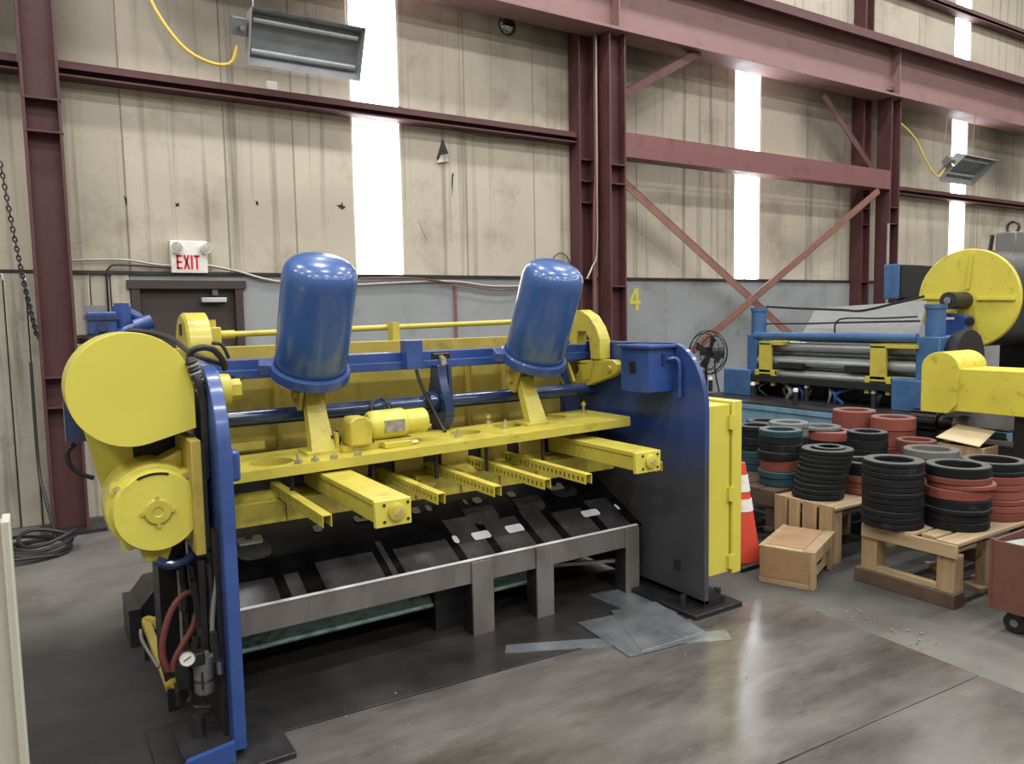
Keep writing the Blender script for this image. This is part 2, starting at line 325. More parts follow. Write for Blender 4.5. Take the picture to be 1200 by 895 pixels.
for a, b in zip(dado, dado[1:]): MB().box(a, b, WY-.02, WY+.1, 0, GZ).build('panel', m_conc, wb, bevel=.008)
MB().box(DX0, DX1, WY-.02, WY+.1, 2.055, GZ).build('lintel_panel', m_conc, wb)
for x in [DX0-.155*(i+1) for i in range(24)]:
    d = random.uniform(-.015, .02); MB().box(x+.004, x+.151, WY-.03+d, WY+.1, 0, GZ-random.uniform(0, .02)).build('plank', m_plank, wb, bevel=.01)
MB().box(XL, .8, WY+.06, WY+.09, 0, .1).build('sill', m_dark, wb)
# flashing along the top of the dado
struct(MB().box(XL, XR, WY-.045, WY+.01, GZ-.012, GZ+.018).build('trim_1', m_dark))
for i, (a, b) in enumerate(WIN):
    w = struct(MB().box(a+.012, b-.012, WY+.05, WY+.07, GZ, ZC-.8).build('window_%d' % (i+1), m_window))
    MB().box(a-.004, a+.014, WY+.01, WY+.09, GZ, ZC-.8).build('window_frame', m_white, w)
    MB().box(b-.014, b+.004, WY+.01, WY+.09, GZ, ZC-.8).build('window_frame', m_white, w)
    MB().box((a+b)/2-.004, (a+b)/2+.004, WY+.03, WY+.05, GZ, ZC-.8).build('mullion', m_white, w)
    MB().box(a, b, WY, WY+.09, ZC-.8, ZC).build('panel', m_wall, wb)
# door with frame, closer and recessed panel
d = struct(MB().box(DX0+.06, DX1-.06, WY+.02, WY+.07, .01, 1.985).build('door_1', m_door, bevel=.004))
MB().box(DX0, DX0+.07, WY-.05, WY+.1, 0, 2.055).build('door_frame', m_door, d)
MB().box(DX1-.07, DX1, WY-.05, WY+.1, 0, 2.055).build('door_frame', m_door, d)
MB().box(DX0-.03, DX1+.03, WY-.06, WY+.1, 1.985, 2.06).build('door_frame', m_door, d)
cl = MB().box(1.38, 1.60, WY-.06, WY+.02, 1.86, 1.905).build('door_closer', m_heater, d, bevel=.006)
MB().bar((1.50, WY-.05, 1.92), (1.50, WY-.03, 1.985), .05, .025, (0, 1, 0)).build('closer_arm', m_dark, cl)
MB().box(.88, .93, WY-.02, WY+.02, .95, 1.1).build('door_handle', m_chrome, d)

# ---- floor plates (steel sheets let into the concrete), turned a few degrees to the wall
a_ = math.radians(-2.9); ex = V(math.cos(a_), math.sin(a_), 0); ey = V(-math.sin(a_), math.cos(a_), 0)
PC = PZ(1149, 793)                                                   # right front corner of the big plate
def floor_plate(x0, x1, y0, y1, m, h=.006):
    q = [PC+ex*x+ey*y for x, y in ((x0, y0), (x1, y0), (x1, y1), (x0, y1))]
    MB().prism([(p.x, p.y, .0005) for p in q], (0, 0, h)).build('floor_plate', m, fl, bevel=.002)
floor_plate(-3.02, 0, .006, 1.20, m_plate)
floor_plate(-3.02, -.006, -2.1, -.006, m_plate)
floor_plate(-.0, 2.2, -2.1, -.012, m_floor, .003)
floor_plate(-3.02, -.55, 1.212, 2.6, m_plate_dark)
cr = MB()
for i in range(300):                                                # crumbs swept along the plate edges
    k = random.random()
    if k < .45: p = PC+ex*(-3.075+random.gauss(0, .02))+ey*random.uniform(.7, 1.7)
    elif k < .8: p = PC+ex*random.uniform(.02, .22)+ey*random.uniform(.3, 1.4)
    else: p = PC+ex*random.uniform(-3, .2)+ey*random.uniform(-.3, 1.3)
    if (.2 < p.x < .9 and p.y > 2.75) or (p.x > 3.68 and p.y > 2.7): continue
    s = random.uniform(.002, .006)*(1.0 if k < .8 else .8); z = .0065
    cr.obox((p.x, p.y, z+s*.3), (s*2.2, s, s*.8), (random.uniform(-1, 1), random.uniform(-1, 1), 0))
co = cr.build('floor_debris', m_crumb); tag(co, 'pale crumbs and chips scattered along the floor plate edges', 'debris'); co['kind'] = 'stuff'

# ---- columns, girts, runway beam, braces
def h_column(name, x0, x1, y0, y1, z1, m, label, stiff, group=None, base=True):
    t = thing(name, label, 'column', ((x0+x1)/2, (y0+y1)/2, 0), group)
    fx = .022
    MB().box(x0, x0+fx, y0, y1, 0, z1).build('flange', m, t, bevel=.002)
    MB().box(x1-fx, x1, y0, y1, 0, z1).build('flange', m, t, bevel=.002)
    ym = (y0+y1)/2
    MB().box(x0+fx, x1-fx, ym-.008, ym+.008, 0, z1).build('web', m, t)
    for z in stiff: MB().box(x0+.004, x1+.006, y0-.004, ym, z, z+.014).build('stiffener', m, t)
    if base: MB().box(x0-.09, x1+.12, y0-.10, min(y1+.05, WY-.04), 0, .03).build('base_plate', m_dark, t)
    return t
h_column('steel_column', .085, .345, 7.03, 7.27, 4.93, m_maroon, 'maroon H-section steel column beside the brown door', (3.17, 3.42, 1.26, 1.02), 'crane columns')
h_column('steel_column', 5.875, 6.125, 7.03, 7.27, 4.93, m_maroon, 'maroon H-section steel column beside the painted number on grey wall', (3.20, 3.42, 2.0), 'crane columns')
h_column('steel_column', 11.52, 11.78, 7.03, 7.27, 4.93, m_maroon, 'maroon H-section steel column behind the blue control cabinet', (3.0, 3.25), 'crane columns')
for x, lb in ((5.63, 'maroon wall column with red conduit in front, against beige panels'), (11.2, 'maroon wall column where the diagonal braces end')):
    t = h_column('wall_column', x, x+.22, 7.29, 7.49, 8.6, m_maroon, lb, (2.1, 3.0, 3.25, 3.5), 'columns against the wall', base=False)
# girts of the outer bays: channels lying on the wall
def girt(x0, x1, z, label, m=m_maroon, d=.17):
    t = thing('wall_girt', label, 'beam', ((x0+x1)/2, WY-.06, z), 'girts along the beige wall')
    MB().box(x0, x1, WY-d, WY-.002, z+.105, z+.12).build('flange', m, t)
    MB().box(x0, x1, WY-.018, WY-.002, z+.016, z+.104).build('web', m, t)
    MB().box(x0, x1, WY-d, WY-.002, z, z+.015).build('flange', m, t)
    MB().box(x0, x1, WY-d, WY-d+.012, z+.06, z+.104).build('lip', m, t)
    return t
girt(.1, 5.63, 3.70, 'maroon wall girt under the hanging heater, crossing the wide bright window')
girt(-7, .08, 3.70, 'maroon wall girt left behind the column by the door')
girt(11.78, 20, 3.56, 'maroon wall girt below the small far heater')
girt(6.1, 11.3, 6.75, 'high maroon wall girt above the runway beam, between columns')
girt(11.4, 20, 6.75, 'high maroon wall girt above the far heater')
t = thing('strut_beam', 'rose painted strut beam between two columns, in front of narrow window', 'beam', (8.8, 7.14, 3.53))
MB().box(6.126, 11.519, 7.03, 7.25, 3.79, 3.815).build('flange', m_strut, t); MB().box(6.126, 11.519, 7.03, 7.05, 3.56, 3.79).build('web', m_strut, t); MB().box(6.126, 11.519, 7.03, 7.25, 3.53, 3.56).build('flange', m_strut, t)
t = thing('runway_beam', 'long rose crane runway beam resting on the maroon columns', 'beam', (8, 7.13, 4.93))
MB().box(-5, 22, 6.96, 7.32, 4.93, 4.965).build('bottom_flange', m_maroon_lt, t, bevel=.003)
MB().box(-5, 22, 7.12, 7.14, 4.965, 5.70).build('web', m_maroon_lt, t)
MB().box(-5, 22, 6.88, 7.38, 5.70, 5.735).build('top_flange', m_maroon, t)
MB().box(-5, 22, 6.88, 6.895, 5.62, 5.70).build('cap_channel', m_maroon, t)
for x in (5.99, 11.64, .21): MB().box(x-.008, x+.008, 6.98, 7.12, 4.965, 5.70).build('stiffener', m_maroon_lt, t)
MB().box(11.5, 11.62, 7.06, 7.12, 5.05, 5.1).build('clip_plate', m_chrome, t); MB().box(-5, 22, 7.09, 7.17, 5.736, 5.82).build('rail', m_dark, t)
def brace(p0, p1, label, m=m_brace):
    t = thing('diagonal_brace', label, 'brace', ((p0[0]+p1[0])/2, 7.15, min(p0[1], p1[1])), 'bracing angles between the columns')
    dy = .045 if (p0[1]-p1[1])*(p1[0]-p0[0]) > 0 else -.085
    a = V(p0[0], 7.13+dy, p0[1]); b = V(p1[0], 7.13+dy, p1[1]); n = V(0, 1, 0).cross((b-a).normalized())
    MB().bar(a, b, .010, .10, n).build('angle_face', m, t); MB().bar(a-n*.05+V(0, .04, 0), b-n*.05+V(0, .04, 0), .09, .010, n).build('angle_leg', m, t)
brace((6.128, 3.31), (11.40, .06), 'rusty diagonal brace falling from the numbered column toward the far column')
brace((11.25, 3.50), (6.15, .56), 'rusty diagonal brace rising toward the far column, behind the pedestal fan')
brace((6.128, 4.26), (7.36, 4.93), 'short maroon knee brace rising from column to runway beam', m_maroon)
brace((10.02, 4.80), (11.3, 3.83), 'short maroon knee brace falling from runway beam to far column', m_maroon)

# ---- things on the wall
s = thing('exit_sign', 'white emergency sign with red EXIT lettering and two lamp heads, above door', 'exit sign', (1.28, WY-.06, 2.14))
SX0, SX1, SZ0, SZ1, SY = 1.135, 1.445, 2.125, 2.415, WY-.075
hs = MB().box(SX0, SX1, SY, WY-.001, SZ0, SZ1).build('housing', m_white, s, bevel=.006)
MB().box(SX0+.03, SX1-.02, SY-.003, SY, SZ0+.02, SZ0+.18).build('legend_panel', m_white, hs)
def letters():
    y = SY-.003; h = .125; z0 = SZ0+.035; st = .017; x = SX0+.045; w = .047; gap = .011
    def blk(xa, xb, za, zb): return MB().box(xa, xb, y-.004, y, za, zb)
    e = blk(x, x+st, z0, z0+h)
    for q in (0, .5, 1): e.box(x, x+w, y-.004, y, z0+q*(h-st), z0+q*(h-st)+st)
    e.build('letter_e', m_red_letter, hs); x += w+gap
    k = MB(); up = (1, 0, 0)
    k.bar((x+.007, y-.002, z0), (x+w-.001, y-.002, z0+h), .004, st, up); k.bar((x+w-.001, y-.002, z0), (x+.007, y-.002, z0+h), .004, st, up)
    k.build('letter_x', m_red_letter, hs); x += w+gap+.004
    blk(x, x+st, z0, z0+h).build('letter_i', m_red_letter, hs); x += st+gap
    blk(x, x+w, z0+h-st, z0+h).box(x+w/2-st/2, x+w/2+st/2, y-.004, y, z0, z0+h).build('letter_t', m_red_letter, hs)
letters()
for x, ax in ((SX0+.065, (-.35, -1, -.15)), (SX1-.035, (.35, -1, -.15))):
    hd = MB().lathe([(0, 0), (0, .03), (.035, .048), (.06, .05), (.062, .044), (.055, .040), (.055, 0)], (x, SY-.008, SZ1-.06), ax, 22).build('lamp_head', m_white, s)
    MB().lathe([(0, 0), (0, .040), (.006, .034), (.011, 0)], Vector((x, SY-.008, SZ1-.06))+Vector(ax).normalized()*.056, ax, 20).build('lens', m_lens, hd)
n4 = thing('painted_number', 'yellow painted number 4 on the grey wall beside the column', 'sign', (6.63, WY-.03, 1.72))
q = MB(); y = WY-.024; z0, z1 = 1.715, 2.0
q.prism([(6.66, y, z0), (6.71, y, z0), (6.71, y, z0+.085), (6.745, y, z0+.085), (6.745, y, z0+.13), (6.71, y, z0+.13), (6.71, y, z1), (6.645, y, z1), (6.555, y, z0+.13), (6.555, y, z0+.085), (6.66, y, z0+.085)], (0, .003, 0),
        [[(6.66, y, z0+.13), (6.605, y, z0+.13), (6.66, y, z0+.22)]]).build('digit', m_yel_clean, n4)
mi = thing('dome_mirror', 'small dark convex dome mirror high on the beige wall', 'mirror', (4.785, WY, 4.8))
MB().lathe([(0, .11), (.01, .11), (.015, .10)], (4.785, WY-.001, 4.93), (0, -1, 0), 24).build('rim', m_black, mi)
MB().lathe([(.012, .10), (.035, .085), (.055, .05), (.062, 0)], (4.785, WY-.001, 4.93), (0, -1, 0), 24).build('dome', m_mirror, mi)
def tear(px, py, pts, label):
    c = PY(px, py, WY-.004); t = thing('panel_tear', label, 'hole', c, 'tears in the beige panels')
    MB().prism([(c.x+a, WY-.003, c.z+b) for a, b in pts], (0, .002, 0)).build('torn_opening', m_black, t)
    return t, c
t, c = tear(519, 180, [(0, .16), (.065, .02), (.06, -.05), (-.03, -.09), (-.08, -.06), (-.05, .02)], 'dark diamond shaped tear with torn flap in beige panel')
MB().prism([(c.x-.03, WY-.012, c.z-.02), (c.x+.05, WY-.02, c.z+.0), (c.x+.06, WY-.03, c.z-.08), (c.x-.085, WY-.03, c.z-.11)], (0, .004, 0)).build('torn_flap', m_wall, t)
tear(530, 215, [(.0, .10), (.025, .12), (.012, .05), (.0, -.13), (-.008, 0)], 'narrow vertical slit below the diamond tear')
tear(495, 270, [(-.05, .12), (-.03, .08), (.05, -.1), (.035, -.07)], 'slanting scratch slit in beige panel beside the bright window')
tear(400, 242, [(-.05, .01), (0, .02), (.01, .05), (.02, .01), (.05, 0), (.01, -.03)], 'small star shaped puncture in beige panel')
tear(301, 238, [(-.01, .025), (.014, .012), (.012, -.022), (-.008, -.012)], 'small square puncture above the exit sign')
tear(208, 240, [(-.016, .014), (.016, .016), (.012, -.012), (-.014, -.016)], 'small patched hole in beige panel left above the exit sign')
tear(147, 236, [(-.012, .05), (.014, .03), (.01, -.05)], 'tiny vertical nick in beige panel near the maroon column')

def pipe(name, pts, r, m, label, cat='pipe', group=None):
    o = MB().tube(pts, r, 8).build(name, m); return tag(o, label, cat, group)
y0 = WY-.04
pipe('conduit', [(.36, y0, 2.22), (.75, y0, 2.235), (1.0, y0, 2.20), (1.135, y0, 2.19)], .010, m_conduit, 'grey conduit running from the column to the exit sign', 'conduit')
pipe('conduit', [(.62, y0, 1.2), (.62, y0, 2.0), (.64, y0, 2.16), (.75, y0, 2.19), (1.136, y0, 2.17)], .009, m_dark, 'dark conduit bending down the plank wall beside the door', 'conduit')
pipe('conduit', [(1.44, y0, 2.20), (1.7, y0-.01, 2.15), (2.05, y0-.01, 2.06), (2.6, y0-.01, 2.02), (3.4, y0-.01, 2.055), (4.0, y0-.01, 2.07), (4.5, y0-.01, 2.02), (5.2, y0-.01, 2.03), (5.62, y0-.01, 2.03)], .013, m_conduit, 'long grey conduit sagging from the exit sign along the grey wall', 'conduit')
pipe('conduit', [(2.9, y0-.03, 2.09), (3.5, y0-.03, 2.10), (4.05, y0-.03, 2.04), (4.6, y0-.03, 1.97), (5.1, y0-.03, 2.05), (5.62, y0-.03, 2.06)], .008, m_hose_red, 'thin red brown conduit looping along the grey wall', 'conduit')
pipe('drop_pipe', [(4.02, y0, 2.02), (4.02, y0, 1.2), (4.02, y0, .4)], .016, m_pipe_red, 'thin red pipe dropping down the grey wall behind the shear')
pipe('riser_pipe', [(5.80, 7.24, 1.0), (5.80, 7.24, 2.2), (5.80, 7.22, 3.0), (5.82, 7.22, 3.4), (5.82, 7.22, 5.0)], .026, m_pipe_red, 'red riser pipe climbing beside the numbered column')
pipe('riser_conduit', [(5.62, 7.16, 2.10), (5.72, 7.18, 2.25), (5.79, 7.18, 2.42), (5.80, 7.18, 3.2), (5.80, 7.18, 4.9)], .011, m_conduit, 'thin pale conduit climbing beside the red riser pipe', 'conduit')
pipe('riser_conduit', [(11.45, 7.0, .6), (11.45, 7.0, 2.0), (11.45, 7.0, 3.0)], .022, m_conduit, 'pale vertical conduit in front of the far column', 'conduit')
pipe('wall_cable', [(5.35, WY-.03, 2.35), (5.45, WY-.03, 2.42), (5.56, WY-.03, 2.38), (5.62, WY-.03, 2.25)], .006, m_hose, 'small loop of black wire on the beige wall', 'cable')
pipe('hanging_wire', [(3.05, WY-.10, 3.9), (3.3, WY-.12, 3.86), (3.9, WY-.10, 3.72), (4.3, WY-.1, 3.66), (4.9, WY-.1, 3.68), (5.5, WY-.1, 3.72)], .005, m_dark, 'thin dark wire drooping under the wall girt', 'cable')
pipe('hanging_wire', [(3.08, WY-.06, 5.2), (3.10, WY-.06, 3.9)], .006, m_white, 'pale wire hanging in front of the bright window', 'cable')

# ---- radiant heaters
def heater(name, c, L, wdt, tilt, label, hose, hlabel, top=4.93):
    t = thing(name, label, 'heater', (c[0], c[1], c[2]-.2), 'radiant gas heaters')
    ax = V(1, 0, 0); ay = V(0, math.cos(tilt), math.sin(tilt)); az = ax.cross(ay); c = V(*c)
    P = lambda a, b, d: c+ax*a+ay*b+az*d
    MB().obox(P(0, 0, .05), (L, wdt*.72, .012), ax, ay).build('reflector_back', m_heater_in, t)
    for sgn in (-1, 1):
        MB().prism([P(-L/2, sgn*wdt*.36, .055), P(L/2, sgn*wdt*.36, .055), P(L/2, sgn*wdt*.5, -.09), P(-L/2, sgn*wdt*.5, -.09)], az*.006).build('reflector_wing', m_heater, t)
    for k in (-1, 1):
        MB().prism([P(k*L/2, -wdt*.36, .06), P(k*L/2, wdt*.36, .06), P(k*L/2, wdt*.5, -.09), P(k*L/2, -wdt*.5, -.09)], ax*(.006*k)).build('end_plate', m_heater, t)
    for b in (-.27, .27): MB().cyl(P(-L/2+.03, wdt*b, .0), P(L/2-.03, wdt*b, .0), .022, n=12).build('burner_tube', m_heater, t)
    bx = MB().obox(P(-L/2-.08, -.05, .02), (.12, .14, .12), ax, ay).build('burner_box', m_grey_plastic, t, bevel=.006)
    MB().cyl(P(-L/2-.08, -.05, -.04), P(-L/2-.08, -.05, -.12), .02, n=12).build('gas_valve', m_chrome, bx)
    for a in (-L*.42, L*.42): MB().cyl(P(a, wdt*.3, .06), V(c.x+a, c.y+.1, top), .006, n=6).build('hanger_chain', m_conduit, t)
    if hose: pipe('gas_hose', hose, .014, m_cable_y, hlabel, 'hose')
heater('radiant_heater', (2.27, 6.9, 4.13), 1.0, .46, math.radians(-66), 'hanging metal radiant heater beside the wide bright window', [(.98, 7.3, 4.9), (1.05, 7.2, 4.4), (1.25, 7.1, 4.03), (1.45, 7.0, 3.88), (1.62, 6.95, 3.88), (1.68, 6.93, 4.03)], 'yellow gas hose hanging in a curve to the near heater')
heater('radiant_heater', (13.55, 6.93, 4.02), 1.05, .55, math.radians(-40), 'small hanging radiant heater in front of the far narrow window', [(11.8, 7.1, 4.62), (12.3, 7.1, 4.4), (12.55, 7.05, 4.05), (12.8, 7.0, 3.82), (12.95, 6.95, 3.98)], 'yellow gas hose curving from the far column to the small heater')
o = tag(MB().box(2.03, 2.13, WY-.16, WY-.10, 3.82, 3.90).build('junction_box', m_white, bevel=.005), 'small white junction box standing on the wall girt below the heater', 'box')
# chain hanging at the left of the column
ch = thing('hoist_chain', 'dark hoist chain hanging in front of the boards beside the column', 'chain', (-.02, 6.6, 1.5))
a = PY(0, 190, 6.7); b = PY(44, 395, 6.7); n = 40
for i in range(n):
    p = a.lerp(b, (i+.5)/n); p.z -= .1*math.sin(PI*i/n); dr = (b-a).normalized()
    e = V(0, 1, 0) if i % 2 else V(1, 0, .1); Rr = (b-a).length/n*.72
    MB().tube([p+dr*Rr*math.cos(k*PI/4)+e*Rr*.55*math.sin(k*PI/4) for k in range(9)], .006, 5, 0).build('link', m_dark, ch)
# coiled hose on the floor
hc = MB()
for i in range(5):
    R = .30-.03*i; hc.tube([(-.12+.04*i+R*math.cos(k*PI/6), 6.55+.9*R*math.sin(k*PI/6), .02+.025*i+.03*math.sin(k*.9+i)) for k in range(13)], .014, 7)
hc.tube([(.1, 6.7, .05), (.05, 6.8, .35), (.02, 6.95, .6), (.02, 7.0, 1.4)], .012, 7)
tag(hc.build('coiled_hose', m_hose), 'tangled coil of black hose on the floor at the column foot', 'hose')
# pale board at the left edge
bd = thing('white_panel', 'pale upright panel with a raised edge standing on the bare floor', 'panel', (-.35, 1.9, 0))
MB().box(-.75, -.066, 1.88, 1.92, 0, 1.29).build('panel_face', m_paper, bd, bevel=.003)
MB().box(-.068, -.052, 1.86, 1.94, 0, 1.295).build('edge_strip', m_paper, bd, bevel=.003)

# ================================================================== THE PLATE SHEAR (seen from behind)
SH = thing('plate_shear', 'long yellow and blue plate shear with two tilted blue tanks', 'machine', (1.85, 3.6, 0))
FL0, FL1, FR0, FR1 = .572, .622, 3.115, 3.150                          # left and right side frame (X)
YF, YK = 2.935, 4.42                                                # front edge and back edge of the frames
def frame_profile(x):
    pts = [(x, YF, .05), (x, YF, 1.15)]
    pts += [(x, 3.2-.265*math.cos(k*PI/20), 1.15+.37*math.sin(k*PI/20)) for k in range(1, 10)]
    return pts+[(x, 3.2, 1.52), (x, YK, 1.52), (x, YK, .05)]
MB().prism(frame_profile(FL0), (FL1-FL0, 0, 0)).build('side_frame', m_blue, SH, bevel=.004)
rf = MB().prism(frame_profile(FR0), (FR1-FR0, 0, 0)).build('side_frame', m_blue_frame, SH, bevel=.004)
rf['label'] = 'right side frame, blue above and dark greasy steel below'
MB().box(FR0-.004, FR0, 3.12, 3.17, .2, .26).build('cover_tab', m_dark, rf)
# feet
ft = MB().box(FR0-.12, FR1+.22, YF-.05, 3.75, 0, .035).build('foot', m_black, SH, bevel=.004)
MB().box(FR0+.0, FR1+.13, YF-.0, 3.7, .035, .075).build('foot_step', m_black, ft)
MB().box(FR1, FR1+.09, YF+.03, 3.6, .075, .11).build('foot_step', m_dark, ft)
for x, y in ((FR0-.05, 3.05), (FR1+.16, 3.02)): MB().cyl((x, y, .035), (x, y, .09), .02, n=12).build('anchor_bolt', m_dark, ft)
ft = MB().box(FL0-.26, FL1+.16, YF-.10, 3.35, 0, .03).build('foot', m_dark, SH, bevel=.004)
MB().prism([(FL0-.20, 2.90, .03), (FL0, 2.90, .03), (FL0, 2.90, .105), (FL0-.17, 2.90, .085)], (0, .025, 0)).build('gusset', m_blue, ft)
MB().box(FL0-.18, FL0, 2.925, 3.2, .07, .09).build('foot_ledge', m_dark, ft)
MB().cyl((FL0-.10, 3.06, .09), (FL0-.10, 3.06, .17), .022, n=14).build('anchor_bolt', m_dark, ft)
MB().box(FL0-.02, FL0+.0, 3.0, 3.6, .05, .9).build('cover_plate', m_black, SH)
# yellow electrical cabinet on the outside of the right frame
cb = MB().box(FR1+.003, 3.385, 3.0, 3.42, .175, 1.165).build('electrical_cabinet', m_yel_clean, SH, bevel=.005)
MB().box(3.393, 3.47, 2.985, 3.43, .165, 1.18).build('cabinet_door', m_yel_clean, cb, bevel=.005)
MB().box(3.384, 3.394, 3.01, 3.42, .18, 1.16).build('door_gasket', m_black, cb)
for z in (.24, .64, 1.06):
    MB().cyl((3.389, 2.985, z-.045), (3.389, 2.985, z+.045), .010, n=10).box(3.365, 3.412, 2.980, 2.9995, z-.04, z+.04).build('hinge', m_yel_clean, cb)
# blue control box on the inner face of the right frame
bx = MB().box(2.925, FR0, 3.175, 3.415, 1.245, 1.495).build('control_box', m_blue, SH, bevel=.003)
MB().box(2.905, FR0+.0, 3.150, 3.43, 1.495, 1.512).build('lid', m_blue, bx, bevel=.003)
MB().box(2.918, 2.926, 3.285, 3.335, 1.35, 1.42).build('socket', m_black, bx, bevel=.01)
MB().box(3.02, 3.04, 3.165, 3.18, 1.40, 1.46).build('latch', m_blue_dark, bx)
MB().tube([(3.06, 3.17, 1.43), (3.085, 3.13, 1.435), (3.095, 3.11, 1.40), (3.095, 3.11, 1.3), (3.098, 3.11, 1.215)], .011, 8).build('grab_handle', m_blue, bx)
# ram plate with round openings, raked up to the right
RK = .0185
def zt(x): return 1.030+RK*(x-.72)                                   # top of the plate
pl = [(.64, 3.42), (3.0, 3.42), (3.04, 3.47), (3.04, 3.93), (2.74, 3.93), (2.72, 3.86), (.64, 3.86)]
holes = [circ(.93, 3.575, .10), circ(2.02, 3.67, .085), circ(2.32, 3.715, .085), circ(2.72, 3.8, .07)]
rp = MB().prism([(x, y, zt(x)) for x, y in pl], (0, 0, -.046), [[(x, y, zt(x)) for x, y in h] for h in holes]).build('ram_plate', m_yel, SH, bevel=.002)
MB().box(.64, 3.02, 3.76, 3.86, .80, .975).build('ram_beam', m_black, SH, bevel=.004)
MB().box(.64, 3.05, 3.875, 3.90, .90, 1.02).build('ram_rib', m_dark, SH)
studs = [(352, 541, .05), (377, 541, .03), (399, 538, .025), (537, 513, .045), (553, 494, .06), (592, 504, .05), (636, 497, .045), (684, 488, .075), (725, 486, .06), (449, 543, .02)]
for px, py, h in studs:
    p = PZ(px, py, 1.05); p.y = max(3.44, min(3.84, p.y)); z = zt(p.x)
    st = MB().cyl((p.x, p.y, z-.005), (p.x, p.y, z+h), .008, n=10).build('stud', m_bolt, rp)
    MB().lathe([(0, 0), (0, .019), (.018, .019), (.018, 0)], (p.x, p.y, z), (0, 0, 1), 6).build('nut', m_bolt, st)
    if h > .05: MB().lathe([(0, 0), (0, .016), (.014, .016), (.014, 0)], (p.x, p.y, z+h-.025), (0, 0, 1), 6).build('nut', m_yel, st)
for x in (2.05, 1.75, 1.40, 1.0, 2.42):                             # hanger bolts under the plate
    MB().cyl((x, 3.50, .86), (x, 3.50, zt(x)-.046), .011, n=8).build('hanger_bolt', m_dark, SH)
# links and tilted tanks
TILT = math.radians(24.5); AX = V(0, -math.sin(TILT), math.cos(TILT))
for tx, ty, lx in ((1.19, 3.72, 1.195), (2.525, 3.70, 2.47)):
    lk = MB().prism([(lx-.062, 3.60, zt(lx)), (lx+.062, 3.60, zt(lx)), (lx+.042, 3.735, 1.335), (lx-.042, 3.735, 1.335)], (0, .07, .012)).build('link_arm', m_yel, SH, bevel=.006)
    MB().box(lx-.09, lx+.09, 3.585, 3.74, zt(lx)-.004, zt(lx)+.016).build('link_foot', m_yel, lk, bevel=.004)
    bs = V(tx, ty, 1.517); base = bs-AX*.115
    MB().obox(V(lx+.062, 3.775, 1.335), (.025, .17, .10), (1, 0, 0), AX).build('clevis_cheek', m_yel_grimy, SH, bevel=.006)
    yk = MB().obox(V(lx-.062, 3.775, 1.335), (.025, .17, .10), (1, 0, 0), AX).build('clevis_cheek', m_yel_grimy, SH, bevel=.006); MB().cyl((lx-.095, 3.775, 1.325), (lx+.095, 3.775, 1.325), .024, n=14).build('pivot_pin', m_yel_grimy, yk)
    MB().lathe([(0, 0), (0, .085), (.04, .085), (.04, 0)], base-AX*.005, AX, 20).build('piston_boss', m_dark, yk)
    R = .176
    tk = MB().lathe([(.03, 0), (.03, R*.9), (.05, R), (.27, R), (.505, R*1.005), (.545, R*.985), (.575, R*.92), (.598, R*.79), (.614, R*.6), (.624, R*.35), (.628, 0)], base, AX, 56).build('tank', m_blue_tank, SH, angle=50)
    cw = MB().lathe([(.0, R*.6), (-.0, R*1.06), (.008, R*1.115), (.052, R*1.115), (.058, R*1.09), (.058, R*1.0)], base, AX, 48).build('collar', m_blue, tk)
    e = V(-1, 0, 0)*.95+V(0, math.cos(TILT), math.sin(TILT))*.25; e.normalize()
    MB().obox(base+e*(R*1.16)+AX*.03, (.09, .058, .07), e, AX).build('collar_lug', m_blue, tk, bevel=.006)
    MB().torus(base+AX*.058, AX, R*1.035, .006, 40, 6).build('weld_bead', m_blue, tk)
# blue cross beam, ledge and bracket blocks
MB().box(FL1, FR0, 3.965, 4.10, 1.400, 1.497).build('cross_beam', m_blue, SH, bevel=.004)
MB().box(FL1, FR0, 3.94, 3.966, 1.400, 1.446).build('beam_ledge', m_blue, SH, bevel=.003)
bk = MB().box(1.775, 1.875, 3.88, 3.965, 1.405, 1.565).build('bracket_block', m_blue, SH, bevel=.003)
MB().tube([(1.84, 3.90, 1.40), (1.86, 3.87, 1.30), (1.92, 3.80, 1.12), (1.93, 3.74, 1.06)], .010, 7).build('hose', m_hose, bk)
np_ = MB().box(1.97, 2.085, 3.957, 3.966, 1.405, 1.488).build('black_nameplate', m_black, SH); MB().box(1.975, 2.08, 3.952, 3.958, 1.478, 1.484).build('plate_edge', m_chrome, np_)
# main shaft with cam
MB().cyl((FL1, 3.90, 1.208), (FR0, 3.90, 1.208), .041, n=28).build('main_shaft', m_blue_dark, SH)
cam_ = MB()
outl = [(3.90+.125*math.cos(t), 1.17+.135*math.sin(t)) for t in [PI*.95+k*PI*1.1/16 for k in range(17)]]+[(3.965, 1.33), (3.955, 1.42), (3.86, 1.42), (3.845, 1.33)]
cam_.prism([(1.955, a, b) for a, b in outl], (.055, 0, 0)); cm = cam_.build('cam_lobe', m_blue_dark, SH, bevel=.004)
MB().prism([(2.03, a, b) for a, b in ((3.86, 1.20), (3.94, 1.20), (3.96, 1.42), (3.88, 1.42))], (.02, 0, 0)).build('cam_clevis', m_blue_dark, cm)
MB().box(2.01, 2.09, 3.875, 3.91, 1.20, 1.235).build('cam_stop', m_dark, cm); MB().cyl((2.0, 3.88, 1.24), (2.0, 3.90, 1.34), .018, n=12).build('cam_plunger', m_dark, cm)
MB().cyl((1.95, 3.90, 1.208), (1.90, 3.90, 1.208), .062, n=24).build('shaft_collar', m_blue_dark, SH)
sk = MB().cyl((2.02, 3.945, 1.47), (2.03, 3.93, 1.40), .014, n=10); sk.obox((2.03, 3.935, 1.435), (.03, .05, .02), (1, 0, .2)); sk.build('trip_latch', m_bolt, SH)
